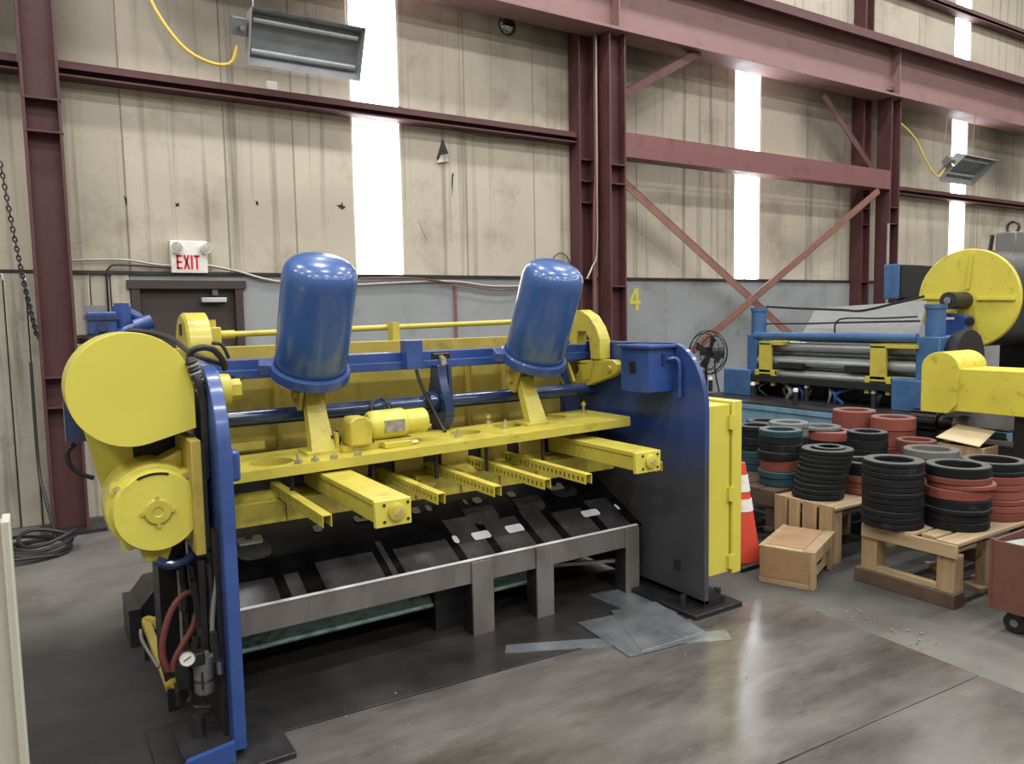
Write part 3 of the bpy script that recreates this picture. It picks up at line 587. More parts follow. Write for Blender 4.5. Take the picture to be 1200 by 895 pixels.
# yellow rear housing, rail and hold-down arms
rh = MB().box(FL1, FR0, 4.28, 4.31, .95, 1.555).build('rear_housing', m_yel_grimy, SH, bevel=.004)
for x in (1.14, 2.35, 2.62): MB().box(x, x+.015, 4.20, 4.28, .98, 1.40).build('housing_rib', m_yel_grimy, rh)
MB().box(FL1, FR0, 4.15, 4.28, .93, .97).build('housing_ledge', m_dark, rh)
rl = MB().cyl((.82, 4.42, 1.615), (2.95, 4.42, 1.650), .017, n=14).build('top_rail', m_yel, SH)
for x in (1.93,): MB().box(x-.04, x+.005, 4.32, 4.40, 1.545, 1.665).build('rail_bracket', m_yel, rl)
MB().cyl((.83, 4.42, 1.615), (.98, 4.42, 1.6175), .024, n=14).build('rail_sleeve', m_yel, rl)
wh = MB().lathe([(0, 0), (0, .19), (.012, .205), (.12, .205), (.125, .19), (.125, 0)], (.705, 4.42, 1.535), (1, 0, 0), 40).build('eccentric_wheel', m_yel, SH)
MB().box(.699, .706, 4.39, 4.45, 1.62, 1.68).build('wheel_slot', m_black, wh); MB().box(.699, .706, 4.31, 4.34, 1.46, 1.52).build('wheel_slot', m_black, wh)
MB().box(.83, .90, 4.36, 4.47, 1.55, 1.66).build('rail_clamp', m_yel, SH, bevel=.006)
MB().cyl((.865, 4.415, 1.66), (.865, 4.415, 1.70), .020, n=6).build('clamp_bolt', m_yel, SH)
MB().lathe([(0, 0), (0, .10), (.05, .10), (.09, .06), (.09, 0)], (.84, 4.40, 1.46), (1, 0, 0), 24).build('wheel_hub', m_yel, SH)
hk = [PX(x, y, 3.02) for x, y in ((671, 421), (667, 400), (668, 382), (674, 364), (680, 363), (690, 370), (698, 383), (703, 398), (703, 421), (692, 421), (690, 397), (686, 388), (677, 388), (675, 400), (676, 421))]
MB().prism(hk, (.085, 0, 0)).build('hold_down_arm', m_yel, SH, bevel=.005)
wg = [PX(x, y, 3.03) for x, y in ((662, 424), (700, 421), (718, 422), (723, 427), (723, 436), (716, 441), (680, 455), (672, 456), (667, 445))]
wgh = [[PX(668+5+5*math.cos(k*PI/5), 432+7*math.sin(k*PI/5), 3.03) for k in range(10)]]
w_ = MB().prism(wg, (.055, 0, 0), wgh).build('wedge_bracket', m_yel, SH, bevel=.004)
MB().prism([PX(x, y, 3.025) for x, y in ((688, 424), (696, 424), (690, 444), (684, 447))], (.01, 0, 0)).build('bracket_rib', m_yel, w_)
p = PX(715, 432, 3.03); MB().cyl(p, p-V(.02, 0, 0), .02, n=14).build('bracket_pin', m_yel, w_)
MB().tube([PX(x, y, 2.95) for x, y in ((664, 422), (668, 432), (673, 447))], .010, 7).tube([PX(x, y, 2.97) for x, y in ((660, 450), (652, 432), (658, 424))], .010, 7).build('spring_rod', m_yel_grimy, SH)
p = PY(276, 456, 3.72); lb = MB().cyl((FL1, 3.72, p.z), (p.x+.02, 3.72, p.z), .05, n=6).build('frame_bolt', m_yel, SH); MB().cyl((FL1, 3.72, p.z), (p.x-.03, 3.72, p.z), .085, .075, n=24).build('bolt_flange', m_yel, lb)
MB().box(FL1, .665, 3.0, 3.07, 1.08, 1.20).build('frame_block', m_blue, SH, bevel=.012)
MB().box(.66, .98, 3.875, 3.90, 1.05, 1.09).build('scale_bar', m_yel_grimy, SH)
# back-gauge drive motor on the plate
z = zt(1.5)
mo = MB().lathe([(0, 0), (0, .062), (.012, .072), (.03, .076), (.19, .076), (.20, .070), (.205, .064), (.315, .064), (.325, .056), (.325, 0)], (1.425, 3.62, z+.105), (1, 0, .02), 32).build('gauge_motor', m_yel_clean, SH)
MB().box(1.49, 1.60, 3.5425, 3.549, z+.075, z+.135).build('nameplate', m_plate_label, mo); MB().box(1.44, 1.66, 3.56, 3.68, z+.0, z+.035).build('motor_foot', m_yel, mo, bevel=.004)
MB().box(1.47, 1.62, 3.50, 3.56, z, z+.03).build('adjusting_base', m_yel, mo, bevel=.004); MB().cyl((1.62, 3.53, z+.014), (1.66, 3.53, z+.014), .012, n=8).build('adjusting_screw', m_bolt, mo)
MB().torus((1.54, 3.63, z+.18), (0, 1, 0), .032, .006, 20, 6).build('lifting_loop', m_hose, mo)
MB().cyl((1.74, 3.62, z+.10), (1.76, 3.58, z+.08), .012, n=8).build('cable_gland', m_bolt, mo)
gb = MB().prism([(1.30, 3.52, z+.025), (1.415, 3.52, z+.025), (1.415, 3.52, z+.135), (1.395, 3.52, z+.165), (1.32, 3.52, z+.165), (1.30, 3.52, z+.145)], (0, .13, 0)).build('chain_guard', m_yel, SH, bevel=.01)
MB().box(1.27, 1.45, 3.55, 3.66, z-.002, z+.025).build('guard_base', m_yel, gb); MB().cyl((1.24, 3.67, z+.05), (1.29, 3.67, z+.05), .042, n=14).build('sprocket', m_black, gb)
MB().box(1.255, 1.27, 3.60, 3.68, z, z+.09).build('guard_tab', m_yel, gb)
MB().tube([(1.5, 3.70, z+.13), (1.49, 3.72, z+.20), (1.56, 3.74, z+.23), (1.60, 3.70, z+.14)], .009, 7).build('hose', m_hose, SH)
# gauge arms (screw boxes) reaching backwards under the plate
for x0, x1, ya, zb in ((1.115, 1.262, 2.79, .882), (2.605, 2.768, 2.945, .88)):
    ar = MB().box(x0+.006, x1-.006, ya, 3.72, zb, .955).build('gauge_arm', m_yel, SH, bevel=.003)
    MB().box(x0, x1, ya, 3.70, .956, .978).build('arm_cover', m_yel, ar, bevel=.002)
    MB().box(x0-.004, x1+.004, ya-.022, ya, zb-.012, .976).build('end_plate', m_yel_clean, ar, bevel=.002)
    xc = (x0+x1)/2+.012; zc = (zb+.976)/2-.004
    cpn = MB().lathe([(0, 0), (0, .036), (.014, .036), (.018, .030), (.018, 0)], (xc, ya-.022, zc), (0, -1, 0), 26).build('bearing_cap', m_yel, ar)
    MB().obox((xc+.004, ya-.042, zc+.002), (.03, .004, .012), (1, 0, .8), (0, 1, 0)).build('cap_slot', m_bolt, cpn)
    for dx, dz in ((-.052, .034), (-.052, -.034), (.05, .034), (.05, -.034)): MB().cyl((xc+dx, ya-.022, zc+dz), (xc+dx, ya-.028, zc+dz), .006, n=8).build('cap_screw', m_black, ar)
    MB().box(xc-.03, xc+.01, ya+.06, ya+.10, .978, .9795).build('cover_mark', m_yel_grimy, ar)
# perforated support channels
def channel_mesh():
    b = MB(); w = .040; h = .050; L = .80; t = .004; z1 = .902
    b.box(-w/2, w/2, 0, L, z1-t, z1)
    hs_ = []
    for k in range(20):
        y = .018+k*.0375; hs_.append([(-w/2, y, z1-.040), (-w/2, y+.018, z1-.040), (-w/2, y+.018, z1-.018), (-w/2, y, z1-.018)])
    b.prism([(-w/2, 0, z1-h), (-w/2, L, z1-h), (-w/2, L, z1-t), (-w/2, 0, z1-t)], (t, 0, 0), hs_)
    b.box(w/2-t, w/2, 0, L, z1-h, z1-t)
    return b
c0 = None
for x, y in ((.985, 2.97), (1.535, 3.03), (1.815, 3.0), (2.085, 2.98), (2.315, 2.95), (2.80, 2.96)):
    if c0 is None: c0 = channel_mesh().build('support_channel', m_yel, SH, origin=(0, 0, 0)); o = c0
    else: o = c0.copy(); COL.objects.link(o)
    o.location = V(x, y, 0)-W[SH.name]
# gauge bar below the channels
gbx = MB().prism([(.64, 3.62, .73), (.64, 3.655, .73), (.64, 3.76, .86), (.64, 3.73, .87), (.64, 3.62, .838)], (2.40, 0, 0)).build('gauge_bar', m_yel, SH, bevel=.003)
for x in (1.0, 1.38, 1.68, 1.95, 2.2, 2.45): MB().prism([(x, 3.60, .74), (x, 3.62, .74), (x, 3.75, .86), (x, 3.60, .86)], (.012, 0, 0)).build('bar_gusset', m_yel_grimy, gbx)
MB().cyl((1.70, 3.60, .815), (1.78, 3.60, .815), .025, n=16).build('bar_roller', m_yel, gbx)
for x in (1.30, 1.62, 1.90, 2.16, 2.42): MB().box(x, x+.17, 3.735, 3.755, .865, .95).build('stop_block', m_yel_grimy, SH, bevel=.003)
# chute, apron and legs
CY0, CZ0, CY1, CZ1 = 3.45, .405, 4.05, .70
MB().prism([(FL1, CY0, CZ0), (FL1, CY1, CZ1), (FL1, CY1, CZ1-.012), (FL1, CY0, CZ0-.012)], (FR0-FL1, 0, 0)).build('chute', m_chute, SH)
cn = V(0, -(CZ1-CZ0), CY1-CY0).normalized()
def on_chute(x, s, h=0): return V(x, CY0+(CY1-CY0)*s, CZ0+(CZ1-CZ0)*s)+cn*h
def chute_reflection(x0, x1, s0, s1, name='chute_reflection', m=m_chute_reflection, h=.005, sk=0.):  # grey strips that paint reflections onto the polished chute
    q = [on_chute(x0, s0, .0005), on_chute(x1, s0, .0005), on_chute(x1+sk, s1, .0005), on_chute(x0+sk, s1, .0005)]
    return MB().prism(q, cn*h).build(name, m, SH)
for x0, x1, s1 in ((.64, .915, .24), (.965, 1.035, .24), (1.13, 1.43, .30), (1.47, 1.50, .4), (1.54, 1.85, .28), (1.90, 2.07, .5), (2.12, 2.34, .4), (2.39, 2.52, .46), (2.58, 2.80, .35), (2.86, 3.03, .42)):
    chute_reflection(x0, x1, .004, s1)
for px, py, w_, h_ in ((297, 645, .17, .13), (565, 603, .20, .16), (621, 590, .19, .15), (661, 575, .18, .12)):  # rounded grey shapes: plate openings mirrored in the chute, painted on
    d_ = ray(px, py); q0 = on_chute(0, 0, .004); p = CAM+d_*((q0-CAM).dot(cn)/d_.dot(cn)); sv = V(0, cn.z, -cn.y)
    MB().prism([p+V(1, 0, 0)*a*w_/2+sv*b*h_/2 for a, b in ((-1, .9), (-1, -.3), (-.8, -.75), (-.45, -1), (.45, -1), (.8, -.75), (1, -.3), (1, .9))], cn*.0012).build('grey_reflection', m_chute_reflection, SH)
for px, py, w_, h_, u in ((293, 633, .12, .06, 1), (372, 619, .045, .05, 0), (424, 607, .09, .05, 1), (487, 598, .05, .05, 0), (502, 595, .035, .05, 0), (545, 588, .022, .05, 0), (559, 586, .055, .05, 0), (599, 579, .05, .05, 0), (651, 570, .11, .06, 1), (692, 601, .125, .055, 0), (723, 594, .02, .055, 0), (534, 632, .03, .06, 0), (564, 627, .11, .06, 0), (603, 619, .11, .06, 0)):  # white shapes: lamp reflections in the chute, built as thin plates
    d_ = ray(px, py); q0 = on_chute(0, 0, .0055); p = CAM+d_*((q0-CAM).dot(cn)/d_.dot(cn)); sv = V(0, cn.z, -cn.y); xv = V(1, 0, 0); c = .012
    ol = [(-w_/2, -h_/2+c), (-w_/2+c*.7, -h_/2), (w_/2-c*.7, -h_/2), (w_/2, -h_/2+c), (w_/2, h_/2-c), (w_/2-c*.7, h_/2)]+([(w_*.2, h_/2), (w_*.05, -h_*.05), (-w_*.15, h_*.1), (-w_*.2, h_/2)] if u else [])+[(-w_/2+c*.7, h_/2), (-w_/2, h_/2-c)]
    MB().prism([p+xv*a+sv*b for a, b in ol], cn*.002).build('chute_glint', m_glint_edge, SH)
MB().box(FL1, 3.065, 3.428, 3.45, .288, .412).build('chute_apron', m_leg, SH, bevel=.003)
MB().box(FL1, 3.065, 3.425, 3.452, .4115, .4140).build('worn_edge', m_glint_edge, SH)
for x0, x1 in ((1.90, 2.03), (2.31, 2.425), (2.96, 3.064)):
    lg = MB().box(x0, x1, 3.415, 3.428, 0, .405).build('table_leg', m_leg, SH, bevel=.003); MB().box(x0, x0+.012, 3.428, 3.52, 0, .288).build('leg_web', m_dark, lg)
MB().box(2.42, 2.50, 3.62, 3.95, 0, .30).build('tray_support_and_shade', m_black, SH)
MB().bar((2.45, 3.75, .18), (3.05, 3.5, .18), .02, .02).build('tie_rod', m_leg, SH)
for xa, xb in ((.70, 1.76), (1.95, 2.42)): MB().prism([(xa, 3.60, .145), (xb, 3.60, .145), (xb, 3.86, .38), (xa, 3.86, .38)], (0, .012, -.012)).build('scrap_tray', m_teal, SH)
MB().box(1.76, 1.95, 3.58, 3.95, 0, .30).build('tray_support_and_shade', m_black, SH); MB().box(.70, .74, 3.62, 3.95, 0, .15).build('tray_support_and_shade', m_black, SH)  # wide block is black to paint the darkness between the trays
MB().box(FL1, FR0, 4.06, 4.28, .02, .93).build('bed_beam', m_black, SH)
MB().box(.68, 3.0, 4.0, 4.058, .02, .40).build('lower_bed', m_dark, SH)
# ---- flywheel guard, belt guard, drive motor at the left end
gp = hull(circ(.317, 1.447, .213, 48)+[(.535, 1.285), (.535, 1.50), (.50, 1.55)])
fg = MB().prism([(x, 3.13, z) for x, z in gp], (0, .30, 0)).build('flywheel_guard', m_yel_clean, SH, bevel=.006)
gp = hull([(min(x, .345), z) for x, z in hull(circ(.345, 1.40, .195, 36)+circ(.43, .94, .185, 36))])
bg = MB().prism([(x, 3.48, z) for x, z in gp], (0, .13, 0)).build('belt_guard', m_yel_clean, SH, bevel=.006)
MB().box(.345, .545, 3.52, 3.56, .80, 1.42).build('shadow_plate', m_black, SH)  # black plate added to paint the shade behind belt guard and motor
MB().torus((.248, 3.46, .985), (0, -1, 0), .026, .009, 22, 8).build('lifting_eye', m_yel_clean, bg)
mc = V(.378, 3.10, .985)
dm = MB().lathe([(.0, 0), (.0, .148), (.006, .152), (.05, .155), (.075, .156), (.078, .168), (.10, .170), (.30, .170), (.32, .165), (.36, .14), (.36, 0)], mc, (0, 1, 0), 56).build('drive_motor', m_yel_clean, SH)
MB().lathe([(0, 0), (0, .050), (.006, .050), (.012, .044), (.012, .02), (.008, .016), (.008, 0)], mc, (0, -1, 0), 30).build('bearing_cap', m_yel, dm)
for a in (PI*.5, PI*1.5, 0, PI): MB().cyl(mc+V(.052*math.cos(a), 0, .052*math.sin(a)), mc+V(.052*math.cos(a), -.012, .052*math.sin(a)), .009, n=8).build('cap_bolt', m_yel, dm)
for a in (PI*.26, PI*.80, PI*1.28, PI*1.75):
    q_ = mc+V(.158*math.cos(a), .05, .158*math.sin(a)); lg_ = MB().cyl(q_, q_+V(0, .05, 0), .026, n=16).build('bell_lug', m_yel_clean, dm)
    MB().cyl(q_+V(0, -.012, 0), q_, .014, n=6).build('bell_bolt', m_bolt, lg_)
cs = MB()
for k in range(7): a = PI*.40+k*PI*.035; b_ = a+PI*.035; cs.prism([mc+V(r*math.cos(t), -.003, r*math.sin(t)) for r, t in ((.140, a), (.140, b_), (.149, b_), (.149, a))], (0, .004, 0))
cs.build('vent_slot', m_black, dm)
mp_ = MB().box(.498, .536, 3.06, 3.42, .80, 1.245).build('motor_mount', m_yel_grimy, SH, bevel=.004)
MB().prism([(.40, 3.25, 1.145), (.50, 3.25, 1.19), (.50, 3.25, 1.09), (.47, 3.25, 1.06)], (0, .12, 0)).build('mount_bracket', m_yel, mp_, bevel=.01)
MB().box(.536, .55, 3.06, 3.42, .82, 1.23).build('mount_packing', m_black, mp_)
cbx = MB().prism([(.33, 3.16, .78), (.41, 3.16, .775), (.43, 3.16, .825), (.32, 3.16, .835)], (0, .14, 0)).build('conduit_box', m_yel, dm, bevel=.004)
MB().box(.335, .52, 3.30, 3.46, .84, 1.12).build('motor_base', m_black, SH)
MB().tube([(.37, 3.14, .785), (.42, 3.12, .765), (.48, 3.14, .77), (.53, 3.2, .80)], .018, 10).build('conduit_hose', m_blue_dark, SH)
# hoses over the guard
MB().tube([PY(x, y, Y) for x, y, Y in ((150, 387, 3.55), (178, 390, 3.5), (203, 398, 3.4), (222, 412, 3.3), (240, 420, 3.25), (258, 426, 3.3))], .012, 8).build('hose', m_hose, SH)
MB().tube([PY(x, y, Y) for x, y, Y in ((222, 424, 3.18), (224, 412, 3.16), (238, 407, 3.15), (252, 411, 3.18), (262, 424, 3.25), (263, 432, 3.3))], .013, 8).build('hose', m_hose, SH)
hb = MB().tube([PY(x, y, Y) for x, y, Y in ((222, 420, 3.14), (226, 432, 3.12), (232, 446, 3.1), (237, 460, 3.1), (240, 480, 3.1), (243, 560, 3.1))], .016, 9).build('hose_bundle', m_hose, SH)
for i, (px, py) in enumerate([(224+13*k/8, 424+36*k/8) for k in range(9)]): p = PY(px, py, 3.115); MB().torus(p, (.35, 0, -1), .017, .007, 14, 6).build('spiral_wrap', m_grey_plastic if i % 2 else m_dark, hb)
MB().tube([PY(x, y, 3.95) for x, y in ((248, 402), (258, 403), (264, 410), (268, 420))], .009, 7).build('hose', m_hose, SH)
MB().tube([PY(x, y, 3.8) for x, y in ((272, 440), (278, 446), (286, 440))], .008, 7).build('hose', m_hose, SH)
# blue valve group above the guard
vb = PY(118, 380, 3.85)
vg = MB().box(vb.x-.055, vb.x+.06, 3.79, 3.92, vb.z-.045, vb.z+.055).build('valve_block', m_blue, SH, bevel=.006)
MB().box(vb.x-.063, vb.x+.068, 3.78, 3.93, vb.z+.02, vb.z+.04).build('valve_cap', m_blue_dark, vg); MB().cyl((vb.x, 3.785, vb.z-.01), (vb.x, 3.76, vb.z-.01), .022, n=14).build('valve_plug', m_blue_dark, vg); MB().box(vb.x-.10, vb.x+.12, 3.77, 3.94, vb.z-.06, vb.z-.045).build('valve_base', m_dark, vg)
MB().box(vb.x-.05, vb.x+.08, 3.78, 3.93, vb.z-.30, vb.z-.06).build('valve_stand', m_blue, vg)
p = PY(143, 372, 3.9); MB().cyl(p-V(0, 0, .06), p+V(0, 0, .05), .042, n=18).build('pilot_valve', m_blue, vg)
MB().cyl(p+V(0, 0, .05), p+V(0, 0, .065), .035, n=6).build('pilot_cap', m_blue, vg)
MB().tube([PY(150, 366, 3.9), PY(162, 372, 3.9), PY(168, 384, 3.9), PY(174, 390, 3.9)], .022, 10).build('pipe_elbow', m_blue, vg)
a, b = PY(132, 393, 3.85), PY(158, 383, 3.85); cy_ = MB().cyl(a, b, .020, n=14).build('cylinder_rod', m_blue, vg)
MB().cyl(b, PY(178, 376, 3.85), .033, n=18).build('muffler', m_blue, vg)
MB().tube([PY(98, 395, 3.85), PY(93, 400, 3.8), PY(105, 397, 3.78), PY(125, 392, 3.78)], .012, 8).build('hose', m_hose, vg)
p = PY(112, 363, 3.95); MB().box(p.x-.04, p.x+.04, 3.93, 4.0, p.z-.03, p.z+.02).build('terminal_box', m_grey_plastic, vg)
p = PY(82, 495, 3.7); MB().box(p.x-.02, p.x+.16, 3.66, 3.75, p.z-.08, p.z+.09).build('side_bracket', m_blue_dark, SH)
MB().tube([PY(x, y, 3.7) for x, y in ((88, 520), (79, 530), (82, 545), (95, 555), (110, 560))], .010, 7).build('hose', m_hose, SH)
# pipes, hoses and air preparation unit on the outer face of the left frame
for i, (x0, y0_, x1, y1_, Y, r) in enumerate(((206, 655, 214, 720, 3.6, .014), (213, 655, 221, 760, 3.5, .016), (220, 650, 236, 765, 3.3, .012), (228, 680, 238, 780, 3.2, .018), (200, 665, 206, 690, 3.6, .02))):
    MB().tube([PY(x0, y0_, Y), PY((x0+x1)/2+2, (y0_+y1_)/2, Y), PY(x1, y1_, Y)], r, 8).build('hose', m_hose if i % 2 else m_dark, SH)
MB().tube([PY(x, y, 3.02) for x, y in ((254, 640), (254, 680), (250, 710), (249, 745), (254, 775))], .009, 7).build('hose', m_grey_plastic, SH)
MB().tube([PY(x, y, 3.0) for x, y in ((250, 740), (254, 765), (258, 782))], .014, 8).build('hose', m_hose, SH)
MB().tube([PY(x, y, 3.25) for x, y in ((197, 786), (191, 770), (191, 750), (197, 725), (207, 705), (220, 694), (230, 696), (232, 710), (226, 735), (213, 757), (204, 775), (203, 786))], .013, 9).build('red_hose', m_hose_red, SH)
fr = PY(239, 788, 3.08)
fu = MB().lathe([(0, 0), (0, .030), (.012, .038), (.10, .040), (.115, .043), (.15, .043), (.15, .03), (.165, .02), (.165, 0)], fr-V(0, 0, .08), (0, 0, 1), 22).build('air_filter', m_grey_plastic, SH)
MB().box(fr.x-.016, fr.x-.010, fr.y-.043, fr.y-.038, fr.z-.05, fr.z+.02).build('sight_slot', m_black, fu); MB().torus(fr+V(0, 0, -.02), (0, 0, 1), .041, .004, 22, 6).build('filter_band', m_dark, fu)
gg = PY(222, 772, 3.0); gu = MB().lathe([(0, 0), (0, .028), (.02, .030), (.03, .030), (.03, .027), (.026, .026)], gg+V(0, .03, 0), (-.25, -1, .05), 26).build('pressure_gauge', m_chrome, SH)
ga = V(-.25, -1, .05).normalized(); MB().lathe([(.0255, 0), (.0255, .0265), (.027, .0265), (.027, 0)], gg+V(0, .03, 0), (-.25, -1, .05), 24).build('dial', m_dial, gu)
cg = gg+V(0, .03, 0)+ga*.0285; MB().obox(cg, (.03, .003, .002), (.8, -.2, .5), (0, 0, 1)).build('needle', m_black, gu)
MB().box(gg.x-.01, fr.x, gg.y+.03, gg.y+.08, gg.z-.05, gg.z+.0).build('regulator', m_black, SH, bevel=.006)
rg_ = PY(216, 790, 3.1); MB().lathe([(0, 0), (0, .026), (.05, .034), (.09, .03), (.09, 0)], rg_-V(0, 0, .05), (0, 0, 1), 18).build('lubricator_bowl', m_black, SH)
MB().tube([PY(222, 800, 3.1), PY(224, 815, 3.1), PY(221, 822, 3.1), PY(230, 828, 3.1), PY(248, 828, 3.05)], .009, 7).build('hose', m_hose, SH)
p = PY(258, 780, 2.99); MB().cyl(p-V(0, 0, .03), p+V(0, 0, .02), .013, n=10).build('coupling', m_chrome, SH)
for x0, y0_, x1, y1_, Y, r, m_ in ((196, 662, 209, 742, 3.75, .022, m_black), (209, 668, 214, 760, 3.55, .008, m_conduit), (226, 662, 232, 700, 3.25, .010, m_hose), (238, 655, 243, 770, 3.1, .020, m_black), (246, 660, 248, 730, 3.06, .012, m_hose)):
    MB().tube([PY(x0, y0_, Y), PY(x0+3, (y0_+y1_)/2, Y), PY(x1, y1_, Y)], r, 8).build('hose', m_, SH)
for px, py, Y in ((207, 700, 3.6), (216, 715, 3.5), (230, 760, 3.2), (240, 745, 3.12)):
    p = PY(px, py, Y); MB().lathe([(0, 0), (0, .022), (.03, .022), (.03, .016), (.05, .016), (.05, 0)], p, (.1, 0, 1), 6).build('hose_fitting', m_dark, SH)
# rear foot bracket and yellow pedal guard behind the left frame
p = PZ(180, 752, 0); rfoot = MB().prism([(p.x-.10, p.y, 0), (p.x+.25, p.y, 0), (p.x+.25, p.y, .30), (p.x+.0, p.y, .27), (p.x-.08, p.y, .17)], (0, .35, 0)).build('rear_foot', m_dark, SH, bevel=.006)
MB().cyl((p.x+.10, p.y+.12, .27), (p.x+.10, p.y+.12, .37), .03, n=14).build('jack_bolt', m_dark, rfoot); MB().box(p.x-.11, p.x-.05, p.y-.02, p.y+.3, 0, .20).build('foot_cheek', m_dark, rfoot)
yl = MB(); A = PZ(200, 806, .10); B = PZ(172, 750, .10); B.z = .20; Cc = PZ(206, 735, .20)
yl.bar(A, B+V(0, 0, .0), .035, .03).build('pedal_guard', m_yel_grimy, SH)
MB().bar(B, Cc, .035, .045).build('pedal_guard', m_yel_grimy, SH); MB().bar(Cc, A+V(.12, .1, .02), .035, .04).build('pedal_guard', m_yel_grimy, SH); MB().bar(A, A+V(.12, .1, .02), .04, .05).build('pedal_guard', m_yel_grimy, SH)
MB().bar(A-V(0, 0, .10), A, .03, .03, (0, 1, 0)).build('pedal_post', m_dark, SH)
MB().bar(B-V(0, 0, .20), B, .03, .03, (0, 1, 0)).build('pedal_post', m_dark, SH)
MB().tube([PY(165, 738, 3.75), PY(166, 748, 3.7), PY(172, 760, 3.6), PY(186, 782, 3.5)], .008, 7).build('pedal_cable', m_leg, SH)
MB().box(.42, .535, 3.55, 3.75, .1, 1.0).build('valve_manifold', m_black, SH)

# ================================================================== THE COIL LINE BEHIND
LX = 7.0
LV = thing('roller_leveller', 'faded blue roller leveller with bright steel rollers and yellow brackets', 'machine', (7.2, 4.9, 0))
YA, YBk = 5.86, 3.98                                                # far and near side housing
bf = MB().box(6.42, 6.50, 2.9, 6.35, .42, .70).build('base_beam', m_blue_pale, LV, bevel=.004)
MB().box(6.42, 7.84, 2.9, 6.35, .70, .725).build('deck', m_dark, LV, bevel=.003)
MB().box(6.40, 6.425, 2.9, 6.35, .66, .705).build('base_lip', m_blue_pale, bf)
for y in (3.1, 4.6, 6.1): MB().box(6.5, 7.8, y, y+.12, 0, .70).build('base_leg', m_black, LV)
for px, py in ((837, 458), (882, 466), (932, 475), (992, 464), (1041, 475)):
    p = PZ(px, py, .725); p.x = max(6.5, min(p.x, 6.95)); pn = MB().cyl((p.x, p.y, .725), (p.x, p.y, .865), .026, n=14).build('stop_pin', m_dark, LV)
    MB().lathe([(0, .026), (.03, .024), (.036, .016), (.036, 0)], (p.x, p.y, .865), (0, 0, 1), 14).build('pin_tip', m_white, pn)
for y0_, y1_, fy0, fy1 in ((YA-.04, YA+.10, YA-.04, YA+.34), (YBk-.22, YBk, YBk-.22, YBk+.16)):
    hs2 = MB().box(LX, LX+.75, y0_, y1_, .725, 1.42).build('side_housing', m_blue_line, LV, bevel=.01)
    MB().box(LX-.12, LX+.6, fy0, fy1, .725, 1.02).build('housing_foot', m_blue_line, hs2, bevel=.01)
    MB().cyl((LX+.12, (y0_+y1_)/2, 1.42), (LX+.12, (y0_+y1_)/2, 1.68), .085, n=22).build('screw_post', m_blue_line, hs2)
    MB().cyl((LX+.12, (y0_+y1_)/2, 1.68), (LX+.12, (y0_+y1_)/2, 1.72), .095, n=22).build('post_cap', m_blue_line, hs2)
MB().cyl((LX+.02, YBk, 1.405), (LX+.02, YA, 1.405), .042, n=16).build('tie_bar', m_blue_line, LV)
for z, x, r in ((1.29, .10, .055), (1.13, .06, .055), (.985, .06, .05), (1.21, .22, .055), (1.05, .2, .055)): MB().cyl((LX+x, YBk, z), (LX+x, YA, z), r, n=18).build('roller', m_roller, LV)
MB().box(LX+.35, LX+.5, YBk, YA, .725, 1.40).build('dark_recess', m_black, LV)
MB().box(LX-.10, LX+.0, YBk+.16, YA+.28, .90, .97).build('cross_bar', m_black, LV)
for y, s_ in ((YA-.12, -1), (YBk+.42, 1)):
    br = MB().box(LX-.06, LX-.02, y-.16, y, 1.00, 1.33).build('edge_guide', m_yel, LV, bevel=.004)
    MB().box(LX-.06, LX+.25, y-.30 if s_ < 0 else y-.45, y, 1.31, 1.345).build('guide_top', m_yel, br)
    for q_ in (y-.22, y+.0): MB().box(LX-.07, LX-.03, q_, q_+.045, .86, 1.02).build('guide_finger', m_yel, br)
    MB().box(LX-.06, LX-.02, y-.22, y+.045, .985, 1.03).build('guide_foot', m_yel, br)
    MB().box(LX-.02, LX+.12, (y-.55 if s_ < 0 else y+.02), (y-.22 if s_ < 0 else y+.3), 1.06, 1.12).build('guide_slide', m_black, br)
for i in range(9):                                                  # dark pipework under the rollers
    y = random.uniform(YBk+.2, YA-.2); MB().tube([(LX-.02, y, .73), (LX-.05, y+random.uniform(-.1, .1), .82), (LX+.02, y+random.uniform(-.25, .25), .90)], random.uniform(.012, .028), 7).build('pipe', random.choice((m_dark, m_black, m_blue, m_conduit)), LV)
st_ = [V(7.12, 5.30, 1.44), V(7.12, 4.02, 1.44), PX(1086, 352, 7.84), PX(956, 361, 7.84)]
MB().prism(st_, (.0, 0, -.012)).build('steel_strip', m_coil, LV)
MB().tube([PX(898, 359, 7.2), PX(930, 361, 7.2), PX(985, 363, 7.2), PX(1010, 364, 7.1), PX(1050, 355, 7.1), PX(1083, 347, 7.1)], .013, 7).build('hydraulic_hose', m_hose, LV)
MB().tube([PX(898, 379, 7.15), PX(945, 379, 7.15), PX(985, 378, 7.15), PX(1078, 376, 7.1)], .010, 7).build('hydraulic_hose', m_hose, LV)
MB().tube([PX(978, 390, 7.12), PX(984, 374, 7.12), PX(1030, 373, 7.12), PX(1075, 371, 7.1)], .009, 7).build('hydraulic_hose', m_hose, LV)
MB().lathe([(0, 0), (0, .24), (.05, .26), (.12, .26), (.12, 0)], (LX+.3, YBk-.22, 1.22), (0, -1, 0), 28).build('gear_cover', m_black, LV)
